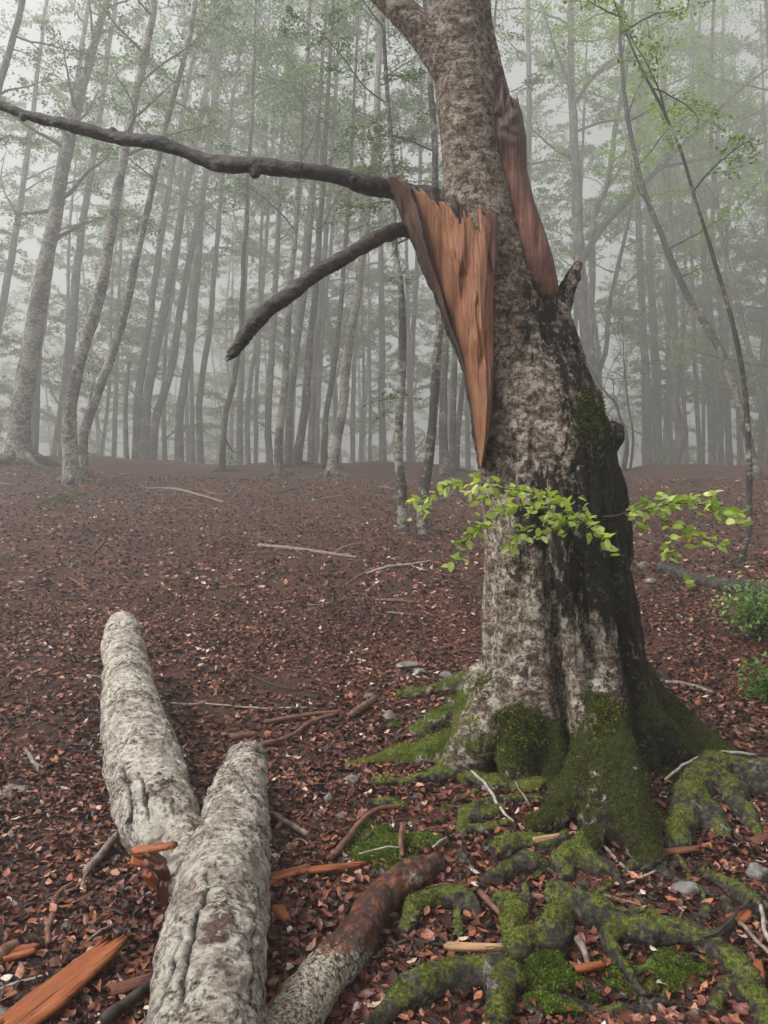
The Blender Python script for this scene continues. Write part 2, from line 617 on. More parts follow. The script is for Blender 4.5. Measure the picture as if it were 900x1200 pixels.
def m_leaf(name, stops, transl=0.45, rough=0.35, spec=0.5):
    t = NT(name)
    inf = t.n('ObjectInfo').outputs['Random']
    f = t.math('ADD', t.attr('tint'), t.math('MULTIPLY', inf, 0.0 if 'canopy' in name else 0.6))
    col = t.ramp(f, stops)
    tc = t.mix(1.0, col, (1.35, 1.5, 0.5), 'MULTIPLY')
    return t.bsdf(col, rough, None, spec, (transl, tc))


def m_bgbark():
    t = NT('misty_beech_bark')
    c = t.coord()
    n1 = t.noise(t.mapv(c, (1, 1, 1.5)), 9.0, 9, 0.78, 0.2)
    n2 = t.noise(c, 22, 5, 0.65)
    n3 = t.noise(c, 1.7, 4, 0.6)
    base = t.ramp(n2, [(0.3, (0.012, 0.010, 0.008)), (0.7, (0.055, 0.046, 0.038))])
    lf = t.math('ADD', n1, t.math('ADD', t.math('MULTIPLY', t.math('SUBTRACT', n3, 0.5), 0.5), t.math('MULTIPLY', t.attr('tint'), 0.30)))
    base = t.mix(t.ramp(lf, [(0.62, 0.0), (0.70, 0.9)]), base, t.ramp(n2, [(0.3, (0.15, 0.135, 0.11)), (0.7, (0.42, 0.40, 0.34))]))
    return t.bsdf(base, 0.8, t.bump(t.math('ADD', n1, n2), 0.7, 0.03), 0.2)


def m_stick(name, dark, light):
    t = NT(name)
    c = t.coord()
    n = t.noise(c, 30, 5, 0.65)
    col = t.ramp(n, [(0.32, dark), (0.68, light)])
    return t.bsdf(col, 0.6, t.bump(n, 0.6, 0.006), 0.3)


def m_stone():
    t = NT('grey_limestone')
    c = t.coord()
    n = t.noise(c, 24, 6, 0.65)
    col = t.ramp(n, [(0.3, (0.05, 0.047, 0.043)), (0.55, (0.16, 0.15, 0.14)), (0.72, (0.40, 0.38, 0.35))])
    return t.bsdf(col, 0.55, t.bump(n, 0.6, 0.01), 0.35)


MAT = dict(
    soil=m_soil(), litter=m_litter(), bark=m_bark(), root=m_root(), logbark=m_logbark(), darklog=m_darklog(),
    deadlimb=m_deadlimb(), bgbark=m_bgbark(), stone=m_stone(),
    wood=m_wood('split_orange_wood', (0.085, 0.030, 0.015), (0.29, 0.115, 0.053), (0.55, 0.29, 0.15)),
    wood_red=m_wood('weathered_red_wood', (0.035, 0.014, 0.011), (0.17, 0.060, 0.036), (0.36, 0.16, 0.10), 0.5),
    chip=m_wood('fresh_orange_splinter', (0.14, 0.034, 0.012), (0.36, 0.105, 0.034), (0.56, 0.21, 0.075)),
    pale=m_wood('pale_split_wood', (0.30, 0.16, 0.08), (0.52, 0.32, 0.17), (0.66, 0.46, 0.28), 0.6),
    moss=m_moss('moss_tufts', [(0.0, (0.010, 0.013, 0.003)), (0.5, (0.075, 0.088, 0.012)), (1.0, (0.32, 0.36, 0.045))]),
    mossgreen=m_moss('bright_ground_moss', [(0.0, (0.025, 0.040, 0.006)), (0.5, (0.10, 0.155, 0.020)), (1.0, (0.32, 0.42, 0.07))]),
    leaf=m_leaf('fresh_beech_leaf', [(0.0, (0.16, 0.25, 0.035)), (0.5, (0.33, 0.43, 0.085)), (1.0, (0.54, 0.62, 0.22))], 0.45, 0.28, 0.6),
    canopy=m_leaf('canopy_leaf', [(0.0, (0.022, 0.042, 0.008)), (0.5, (0.065, 0.115, 0.018)), (1.0, (0.22, 0.32, 0.040))], 0.5, 0.5, 0.3),
    bush=m_leaf('bush_canopy_leaf', [(0.0, (0.07, 0.14, 0.03)), (0.5, (0.14, 0.25, 0.055)), (1.0, (0.27, 0.40, 0.09))], 0.4, 0.4, 0.5),
    stick=m_stick('grey_stick', (0.06, 0.043, 0.035), (0.30, 0.24, 0.20)),
    stick_dark=m_stick('dark_wet_stick', (0.010, 0.008, 0.007), (0.07, 0.05, 0.042)),
    stick_brown=m_stick('brown_stick', (0.06, 0.026, 0.018), (0.22, 0.11, 0.075)),
    stick_white=m_stick('bleached_stick', (0.15, 0.125, 0.10), (0.46, 0.42, 0.36)),
)

# ================================================================== forest floor
def build_ground():
    a = np.linspace(-1, 1, 341)
    xs = np.sinh(a * 4.6) / math.sinh(4.6) * 126
    b = np.linspace(0, 1, 421)
    ys = np.concatenate([np.linspace(-22, 0.6, 24)[:-1], 0.7 + (np.sinh(b * 4.4) / math.sinh(4.4)) * 196])
    X, Y = np.meshgrid(xs, ys)
    Z = H(X, Y)
    nx, ny = len(xs), len(ys)
    V = np.stack([X.ravel(), Y.ravel(), Z.ravel()], 1)
    i = np.arange(ny - 1)[:, None] * nx + np.arange(nx - 1)[None]
    Q = np.stack([i, i + 1, i + nx + 1, i + nx], -1).reshape(-1, 4)
    return tag(mk('ground', V, Q, MAT['soil']), kind='structure')


ground = build_ground()

# one leaf outline: base, sides, tip and a raised midrib
_LEAF = np.array([[0, -0.5, 0], [0.22, -0.28, 1], [0.30, 0.02, 1], [0.17, 0.32, 1], [0, 0.55, 0],
                  [-0.17, 0.32, 1], [-0.30, 0.02, 1], [-0.22, -0.28, 1], [0, 0.02, 0]], float)
_LEAF_T = np.array([[8, 0, 1], [8, 1, 2], [8, 2, 3], [8, 3, 4], [8, 4, 5], [8, 5, 6], [8, 6, 7], [8, 7, 0]])
_LEAF4 = np.array([[0, -0.5, 0], [0.29, 0.0, 1], [0, 0.55, 0], [-0.29, 0.0, 1]], float)
_LEAF4_T = np.array([[0, 1, 2], [0, 2, 3]])


def rotmats(yaw, pitch, roll):
    cy, sy, cp, sp, c, s = np.cos(yaw), np.sin(yaw), np.cos(pitch), np.sin(pitch), np.cos(roll), np.sin(roll)
    z, o = np.zeros_like(yaw), np.ones_like(yaw)
    Rz = np.stack([cy, -sy, z, sy, cy, z, z, z, o], -1).reshape(-1, 3, 3)
    Rx = np.stack([o, z, z, z, cp, -sp, z, sp, cp], -1).reshape(-1, 3, 3)
    Ry = np.stack([c, z, s, z, o, z, -s, z, c], -1).reshape(-1, 3, 3)
    return Rz @ Rx @ Ry


def leaf_cloud(pos, size, R, proto, tris, curl, rng):
    """many leaves as arrays"""
    n, k = len(pos), len(proto)
    L = np.repeat(proto[None, :, :], n, 0)
    fold = rng.uniform(-curl, curl, n)[:, None]
    bend = rng.uniform(-curl, curl, n)[:, None]
    zz = L[:, :, 2] * 0.3 * fold + bend * (L[:, :, 1] ** 2) * 1.2
    L = np.stack([L[:, :, 0], L[:, :, 1], zz], -1) * size[:, None, None]
    V = np.einsum('nij,nkj->nki', R, L) + pos[:, None, :]
    F = (tris[None] + (np.arange(n) * k)[:, None, None]).reshape(-1, tris.shape[1])
    return V.reshape(-1, 3), F


def litter_zone(n, d0, d1, spread, proto, tris, smin, smax, rng, power=1.0):
    d = (d0 ** (power + 1) + rng.random(n) * (d1 ** (power + 1) - d0 ** (power + 1))) ** (1 / (power + 1))
    x = (rng.random(n) * 2 - 1) * (spread * d + 0.5)
    clump = pnoise(np.stack([x * 2.2, d * 2.2, 0 * d], 1))
    clump = clump + 0.8 * pnoise(np.stack([x * 0.8 + 3, d * 0.8, 0 * d], 1)) + 0.6 * pnoise(np.stack([x * 6, d * 6, 0 * d + 1], 1))
    keep = rng.random(n) < 0.66 + 0.62 * clump
    d, x = d[keep], x[keep]
    n = len(d)
    pos = np.stack([x, d, H(x, d) + rng.uniform(0.001, 0.020, n)], 1)
    R = rotmats(rng.uniform(0, 6.283, n), rng.normal(0, 0.32, n), rng.normal(0, 0.32, n))
    size = rng.uniform(smin, smax, n)
    V, F = leaf_cloud(pos, size, R, proto, tris, 0.9, rng)
    patch = pnoise(np.stack([x * 0.9, d * 0.9, 0 * d + 4], 1)) * 0.13
    tn = np.clip(rng.beta(1.3, 2.1, n) + patch + (rng.random(n) < 0.05) * 0.5, 0, 1)
    return V, F, np.repeat(tn, len(proto))


def build_litter():
    rng = np.random.default_rng(5)
    Z = [litter_zone(44000, 1.45, 4.2, 0.62, _LEAF, _LEAF_T, 0.020, 0.052, rng),
         litter_zone(62000, 4.2, 8.5, 0.60, _LEAF4, _LEAF4_T, 0.034, 0.062, rng, 0.2),
         litter_zone(60000, 8.5, 24, 0.58, _LEAF4, _LEAF4_T, 0.045, 0.10, rng, -0.2)]
    V, F, A, n = [], [], [], 0
    for v, f, a in Z:
        V.append(v)
        F.append(f + n)
        A.append(a)
        n += len(v)
    o = mk('leaf_litter', np.vstack(V), np.vstack(F), MAT['litter'], ground, {'tint': np.concatenate(A)}, False)
    tag(o, 'wet brown beech leaf litter covering the slope', kind='stuff')
    # the largest fallen leaves one by one
    protos = []
    for k in range(10):
        r2 = np.random.default_rng(40 + k)
        v, f = leaf_cloud(np.zeros((1, 3)), np.array([1.0]), np.eye(3)[None], _LEAF, _LEAF_T, 1.0, r2)
        me_o = mk('fallen_leaf', v, f, MAT['litter'], None, {'tint': np.full(len(v), (0.3, 0.38, 0.45, 0.5, 0.56, 0.62, 0.7, 0.8, 0.9, 0.97)[k])}, False)
        protos.append(me_o.data)
        bpy.data.objects.remove(me_o)
    for k in range(290):
        d = 1.75 + 1.7 * rng.random() ** 1.3
        x = rng.uniform(-0.5, 0.5) * d
        o = bpy.data.objects.new('fallen_leaf', protos[int(rng.integers(10))])
        COL.objects.link(o)
        o.parent = ground
        s = rng.uniform(0.036, 0.058)
        o.scale = (s, s, s)
        o.location = (x, d, float(H(np.array([x]), np.array([d]))[0]) + rng.uniform(0.016, 0.026))
        o.rotation_euler = (rng.normal(0, 0.3), rng.normal(0, 0.3), rng.uniform(0, 6.28))


build_litter()

# ================================================================== the old broken beech
TREE = empty('beech_tree', (P(660, 890, TD)[0], TD, float(H(np.array([P(660, 890, TD)[0]]), np.array([TD]))[0])))
tag(TREE, 'massive old broken beech with split orange wood, black bark and mossy roots', 'tree')


def Pt(rows, d=TD):
    """pixel rows (x, y, r[, depth]) on the old beech to 3D path and radii"""
    pts, rad = [], []
    for r in rows:
        dd = r[3] if len(r) > 3 else d
        pts.append(P(r[0], r[1], dd))
        rad.append(r[2] / FPX * dd)
    return np.array(pts), np.array(rad)


def smooth_tube(rows, n, sides, d=TD, cap=True):
    p, r = Pt(rows, d)
    q = cr(np.column_stack([p, r]), n)
    return tube(q[:, :3], np.maximum(q[:, 3], 0.002), sides, cap)


def groot(rows, lift=0.35):
    """pixel rows (x, y, width) lying on the ground to 3D path and radii"""
    out = []
    for r in rows:
        d = Gd(r[0], r[1])
        rad = r[2] * 1.28 / 2 / FPX * d
        q = P(r[0], r[1], d)
        q[2] = float(H(q[0:1], q[1:2], False)[0]) + rad * (r[3] if len(r) > 3 else lift)
        out.append([*q, rad])
    return np.array(out)


def build_trunk():
    parts = []
    A = [(672, 990, 104), (670, 940, 103), (668, 880, 102), (665, 820, 97), (660, 760, 91), (655, 700, 86), (649, 640, 80),
         (643, 590, 77), (636, 540, 75), (626, 490, 71), (610, 440, 61), (596, 400, 53), (583, 350, 49), (571, 300, 48), (562, 250, 42),
         (556, 200, 37), (551, 150, 36), (545, 100, 35), (538, 50, 33), (533, 0, 32), (515, -150, 28), (490, -400, 24), (480, -650, 18), (490, -900, 11)]
    p, r = Pt(A)
    q = cr(np.column_stack([p, r, np.array([a[1] for a in A])]), 150)
    sides = 200
    V, Q, T, prm = tube(q[:, :3], q[:, 3], sides, True, up=(0, -1, 0.02))
    # flutes: grooves running up the lower trunk
    yy = np.concatenate([np.repeat(q[:, 4], sides), [990, -900]])
    cx = np.concatenate([np.repeat(450 + q[:, 0] / TD * FPX, sides), [0, 0]])
    rr = np.concatenate([np.repeat(q[:, 3] / TD * FPX, sides), [1, 1]])
    C = np.vstack([np.repeat(q[:, :3], sides, 0), V[-2:]])
    rel = V - C
    ang = np.arctan2(rel[:, 0], -rel[:, 1])
    sc = np.ones(len(V))
    for path, width, depth in (
            ([(560, 612), (620, 622), (700, 629), (800, 637), (900, 644)], 0.062, ((500, 0), (580, 0.16), (720, 0.42), (820, 0.55), (960, 0.58))),
            ([(620, 655), (720, 664), (800, 674), (900, 682)], 0.062, ((600, 0), (690, 0.26), (830, 0.55), (960, 0.60))),
            ([(660, 700), (760, 712), (840, 722), (930, 728)], 0.070, ((600, 0), (740, 0.24), (850, 0.46), (960, 0.50))),
            ([(700, 590), (800, 588), (900, 580)], 0.08, ((660, 0), (800, 0.12), (960, 0.22)))):
        gx = np.interp(yy, [a for a, _ in path], [b for _, b in path])
        dp = np.interp(yy, [a for a, _ in depth], [b for _, b in depth])
        ga = np.arcsin(np.clip((gx - cx) / np.maximum(rr, 1), -0.97, 0.97))
        sc -= dp * np.exp(-((ang - ga) / width) ** 2)
        sc += 0.16 * dp * (np.exp(-((ang - ga - 0.19) / 0.13) ** 2) + np.exp(-((ang - ga + 0.19) / 0.13) ** 2))
    # back flutes too
    low = sstep(480, 900, yy)
    sc += low * 0.10 * np.cos(ang * 5 + 1.0) * (np.abs(ang) > 1.3)
    V = C + rel * sc[:, None]
    parts.append((V, Q, T))
    Bs = [(716, 660, 26), (708, 600, 30), (695, 550, 32), (683, 505, 31), (668, 455, 29), (655, 410, 27), (645, 375, 25), (638, 345, 22)]
    parts.append(smooth_tube(Bs, 40, 32, TD - 0.03)[:3])
    # rear stem rising beside the main one
    parts.append(smooth_tube([(604, 240, 15), (597, 180, 16), (588, 130, 14), (578, 85, 12), (570, 40, 10), (566, 0, 9), (560, -120, 8), (548, -300, 6)], 40, 20, TD + 0.10)[:3])
    # living limb to the upper left
    parts.append(smooth_tube([(556, 150, 18), (540, 108, 20), (517, 72, 18), (490, 34, 17), (457, 0, 16), (405, -50, 15), (330, -130, 12), (250, -260, 8)], 50, 24, TD - 0.04)[:3])
    parts.append(smooth_tube([(530, 96, 9), (515, 92, 9), (511, 94, 6)], 8, 14, TD - 0.05)[:3])
    parts.append(smooth_tube([(530, 82, 5), (512, 80, 5), (508, 79, 4)], 8, 12, TD - 0.03)[:3])
    # knob on the right
    parts.append(smooth_tube([(676, 532, 24), (700, 519, 20), (712, 514, 19), (721, 511, 18), (728, 510, 14), (733, 510, 6)], 20, 24, TD - 0.05)[:3])
    # broken stub above the right stem
    parts.append(smooth_tube([(648, 372, 20), (659, 350, 15), (667, 333, 10), (673, 320, 8), (679, 306, 4)], 22, 18, TD - 0.02)[:3])
    parts.append(smooth_tube([(668, 333, 7), (674, 326, 6), (682, 327, 3)], 10, 10, TD - 0.02)[:3])
    # burrs and wounds
    for x, y, r, dd in ((600, 655, 12, 0.33), (612, 560, 10, 0.33), (594, 470, 9, 0.26), (640, 470, 12, 0.27), (668, 780, 10, 0.40), (700, 650, 14, 0.33), (617, 445, 8, 0.25)):
        parts.append(smooth_tube([(x, y - 1.6 * r, r * .5), (x, y, r), (x + 2, y + 1.6 * r, r * .5)], 10, 14, TD - dd + 0.02)[:3])
    # root flare
    for rows in (
            [(698, 770, 44, 4.04), (702, 834, 64, 3.86), (710, 890, 76, 3.66), (724, 930, 78, 3.46), (742, 968, 70, 3.26), (756, 998, 52, 3.11), (768, 1018, 32, 3.0)],
            [(698, 850, 44, 3.84), (690, 884, 48, 3.70), (678, 914, 48, 3.55), (658, 940, 42, 3.42), (638, 959, 34, 3.32), (616, 974, 20, 3.24)],
            [(704, 915, 46, 3.56), (700, 952, 40, 3.36), (696, 982, 30, 3.2), (690, 1002, 20, 3.12)],
            [(700, 640, 28), (714, 715, 32), (746, 798, 46), (795, 850, 58), (840, 883, 44), (900, 912, 36), (950, 935, 30)],
            [(732, 800, 40, 4.1), (766, 858, 50, 4.06), (815, 893, 46), (850, 905, 36), (905, 920, 30)],
            [(600, 780, 50), (580, 826, 60, 4.14), (548, 858, 52), (510, 876, 40), (468, 886, 28), (430, 894, 17), (385, 899, 9)],
            [(596, 790, 46, 4.05), (572, 840, 56, 3.98), (548, 880, 52, 3.98), (528, 902, 40), (505, 912, 24)],
            [(600, 760, 40), (574, 795, 40), (545, 815, 32), (518, 834, 26), (495, 848, 26), (484, 856, 18)],
            [(590, 770, 30), (556, 790, 24), (525, 803, 19), (490, 808, 15), (462, 813, 11)],
            [(606, 770, 30, 4.02), (612, 830, 50, 3.92), (612, 880, 56, 3.86), (602, 910, 40, 3.82), (588, 925, 24, 3.80)],
            [(640, 850, 30, 3.90), (648, 890, 36, 3.84), (644, 915, 28, 3.78), (636, 930, 16, 3.74)]):
        pts = []
        for i, (x, y, w, *dd) in enumerate(rows):
            dg = Gd(x, y)
            q = P(x, y, min(dg, TD - 0.06) if y > 740 and i > 0 else TD - 0.12)
            if y < 860 and dg > TD - 0.06:
                q = P(x, y, min(dg, TD + 0.25))
            if dd:
                q = P(x, y, dd[0])
            rad = w / 2 / FPX * q[1]
            if y < 720:
                q = P(x, y, TD)
            if i > 1 and not dd and y > 800:
                q[2] -= rad * 0.35
            pts.append([*q, rad])
        c = cr(np.array(pts), 60)
        ln = np.linspace(0, 1, 60)
        c[:, :3] += np.stack([pnoise(c[:, :3] * 5 + 3), 0 * ln, pnoise(c[:, :3] * 6)], 1) * 0.030 * ln[:, None]
        c[:, 3] *= 1 + 0.22 * pnoise(c[:, :3] * 8 + 1) * ln
        parts.append(tube(c[:, :3], c[:, 3], 22, True)[:3])
    V, F = remesh(parts, 0.0125)
    V = lap(V, F, 2, 0.5)
    N = normals(V, F)
    px, py = to_px(V)
    rough = sstep(150, 420, py)
    pv = V * np.array([1, 1, 0.55])
    ph = V * np.array([0.8, 0.8, 2.6])
    disp = 0.016 * fbm(pv * 7, 3) * (0.4 + 0.6 * rough) + 0.005 * fbm(ph * 16, 3) + 0.014 * np.minimum(0, fbm(pv * 13 + 8, 2)) * rough + 0.022 * fbm(V * 9 + 2, 3) * sstep(780, 900, py)
    fur = np.clip(1 - np.abs(fbm(V * np.array([9, 9, 1.3]) + 31, 2)) * 9, 0, 1) * rough * (1 - 0.5 * sstep(800, 900, py))
    wr = np.clip(1 - np.abs(fbm(V * np.array([3, 3, 17]) + 11, 2)) * 8, 0, 1)
    disp = disp - 0.020 * fur * (fbm(V * 4 + 9, 1) > -0.1) - 0.003 * wr
    V = V + N * disp[:, None]
    N = normals(V, F)
    # where each thing grows; dark also paints the trunk's shaded right side
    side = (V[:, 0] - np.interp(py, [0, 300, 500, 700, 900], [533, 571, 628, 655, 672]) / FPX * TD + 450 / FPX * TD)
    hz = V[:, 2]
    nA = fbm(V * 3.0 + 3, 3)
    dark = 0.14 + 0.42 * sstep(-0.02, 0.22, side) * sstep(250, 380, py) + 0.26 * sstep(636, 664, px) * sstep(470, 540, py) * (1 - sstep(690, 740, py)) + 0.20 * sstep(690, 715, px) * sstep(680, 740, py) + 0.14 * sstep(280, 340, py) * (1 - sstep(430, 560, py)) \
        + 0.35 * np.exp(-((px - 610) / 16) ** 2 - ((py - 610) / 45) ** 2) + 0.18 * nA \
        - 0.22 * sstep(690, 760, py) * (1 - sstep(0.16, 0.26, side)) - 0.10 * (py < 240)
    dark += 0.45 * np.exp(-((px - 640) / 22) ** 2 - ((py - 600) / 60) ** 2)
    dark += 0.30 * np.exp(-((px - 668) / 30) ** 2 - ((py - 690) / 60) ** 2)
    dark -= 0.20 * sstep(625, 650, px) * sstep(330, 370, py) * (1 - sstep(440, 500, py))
    floor = H(V[:, 0], V[:, 1], False)
    up = np.clip(N[:, 2], -1, 1)
    moss = 0.40 * (1 - sstep(0.10, 0.50, hz - floor + 0.30 * nA)) + 0.50 * up + 0.10 + 0.45 * fbm(V * 6, 2) - 0.30 * sstep(0.35, 0.6, hz - floor)
    lush = np.clip((1 - sstep(540, 620, px)) * 0.95 + 0.35 * sstep(780, 850, px) + 0.3 * nA, 0, 1) * (py > 760)
    moss += 0.45 * np.exp(-((px - 690) / 42) ** 2 - ((py - 500) / 95) ** 2) * (side > -0.05)
    moss += 0.55 * np.exp(-((px - 612) / 34) ** 2 - ((py - 860) / 42) ** 2)
    moss += 0.40 * np.exp(-((px - 712) / 34) ** 2 - ((py - 850) / 55) ** 2)
    moss += 0.50 * np.exp(-((px - 765) / 30) ** 2 - ((py - 810) / 45) ** 2)
    moss += 0.35 * np.exp(-((px - 700) / 30) ** 2 - ((py - 660) / 60) ** 2)
    moss += 0.40 * np.exp(-((px - 617 - (py - 320) * 0.22) / 7) ** 2 - ((py - 350) / 60) ** 2)
    moss = np.where(py < 250, 0, moss)
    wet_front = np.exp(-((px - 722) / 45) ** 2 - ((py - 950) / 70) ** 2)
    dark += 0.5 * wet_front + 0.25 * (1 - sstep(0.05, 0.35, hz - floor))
    moss -= 0.12 * wet_front
    lichen = np.clip(0.35 + 0.9 * sstep(380, 520, py) * (1 - sstep(0.10, 0.25, side)) + 0.5 * nA, 0, 1)
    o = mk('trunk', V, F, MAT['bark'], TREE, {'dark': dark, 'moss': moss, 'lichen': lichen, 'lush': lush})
    return V, F, N, moss, px, py


tV, tF, tN, t_moss, t_px, t_py = build_trunk()


def tufts(name, V, F, N, mask, count, size, mat, parent, rng, blades=3, long=1.6, tone=None, lay=0.5):
    """moss: small blades growing out of a surface where mask says so"""
    cent = [V[f].mean(1) for f in F]
    nn = [N[f].mean(1) for f in F]
    mm = [mask[f].mean(1) for f in F]
    ar = [np.linalg.norm(np.cross(V[f[:, 2]] - V[f[:, 0]], V[f[:, -1]] - V[f[:, 1]]), axis=1) for f in F]
    ex = [np.abs(V[f] - V[f].mean(1)[:, None]).max((1, 2)) for f in F]
    c, n, m, a, e = np.vstack(cent), np.vstack(nn), np.concatenate(mm), np.concatenate(ar), np.concatenate(ex)
    w = np.clip(m, 0, 1) ** 1.3 * a
    if w.sum() <= 0:
        return
    idx = rng.choice(len(c), count, p=w / w.sum())
    p = c[idx] + rng.uniform(-1, 1, (count, 3)) * e[idx][:, None]
    nr = n[idx]
    out, tn = [], []
    clump = fbm(p * 14, 2) * 0.45
    tv = 0.0 if tone is None else np.concatenate([tone[f].mean(1) for f in F])[idx]
    for b in range(blades):
        d = nr * lay + rng.normal(0, 0.55, (count, 3)) + np.array([0, 0, 0.15])
        d /= np.linalg.norm(d, axis=1)[:, None]
        s = np.cross(d, rng.normal(0, 1, (count, 3)))
        s /= np.linalg.norm(s, axis=1)[:, None] + 1e-9
        L = size * rng.uniform(0.5, 1.3, count)[:, None] * (1 + clump[:, None])
        tri = np.stack([p - s * L * 0.30, p + s * L * 0.30, p + d * L * long], 1)
        out.append(tri)
        tn.append(np.repeat(np.clip(rng.normal(0.42, 0.2, count) + clump * 0.5 + tv, 0, 1), 3))
    Vt = np.vstack(out).reshape(-1, 3)
    Ft = np.arange(len(Vt)).reshape(-1, 3)
    return tag(mk(name, Vt, Ft, mat, parent, {'tint': np.concatenate(tn)}, False), kind='stuff')


_r = np.random.default_rng(21)
_noise16 = fbm(tV * 16, 3)
_mk = np.clip((t_moss + 0.8 * _noise16 - 0.42) * 2.2, 0, 1) * (tV[:, 1] < TD + 0.35) * (t_py < 1100)
_tone = 0.18 * (1 - sstep(540, 600, t_px)) - 0.36 * np.exp(-((t_px - 718) / 60) ** 2 - ((t_py - 950) / 80) ** 2) - 0.16 * sstep(760, 800, t_px)
tufts('moss', tV, tF, tN, _mk, 24000, 0.0068, MAT['moss'], TREE, _r, 2, 1.6, _tone)
# leafy liverwort scales standing off the bark
_mk2 = np.clip((np.exp(-((t_px - 606) / 30) ** 2 - ((t_py - 858) / 36) ** 2) + np.exp(-((t_px - 708) / 22) ** 2 - ((t_py - 838) / 34) ** 2)
                + 0.8 * np.exp(-((t_px - 690) / 34) ** 2 - ((t_py - 495) / 50) ** 2) + 0.5 * np.exp(-((t_px - 565) / 22) ** 2 - ((t_py - 800) / 40) ** 2)
                + 0.5 * np.exp(-((t_px - 690) / 32) ** 2 - ((t_py - 640) / 50) ** 2)) * 1.2 + 0.5 * _noise16 - 0.45, 0, 1) * (tV[:, 1] < TD)
tufts('moss', tV, tF, tN, _mk2, 5200, 0.016, MAT['moss'], TREE, _r, 2, 1.0)


# ------------------------------------------------------------------ split wood on the old beech
def sheet_solid(name, front, back, grain, mat, parent, age_shade=None):
    """closed slab from two grids (n,m,3)"""
    n, m = front.shape[:2]
    V = np.vstack([front.reshape(-1, 3), back.reshape(-1, 3)])
    i = np.arange(n - 1)[:, None] * m + np.arange(m - 1)[None]
    q = np.stack([i, i + m, i + m + 1, i + 1], -1).reshape(-1, 4)
    Q = [q, q[:, ::-1] + n * m]
    k = n * m

    def strip(a):
        a = np.asarray(a)
        return np.stack([a[:-1], a[1:], a[1:] + k, a[:-1] + k], 1)
    Q += [strip(np.arange(m)), strip(np.arange(m)[::-1] + (n - 1) * m), strip((np.arange(n) * m)[::-1]), strip(np.arange(n) * m + m - 1)]
    g = np.vstack([grain.reshape(-1, 3), grain.reshape(-1, 3)])
    at = {'grain': g}
    if age_shade is not None:
        at['age_shade'] = np.concatenate([age_shade.ravel(), age_shade.ravel()])
    return mk(name, V, np.vstack(Q), mat, parent, at)


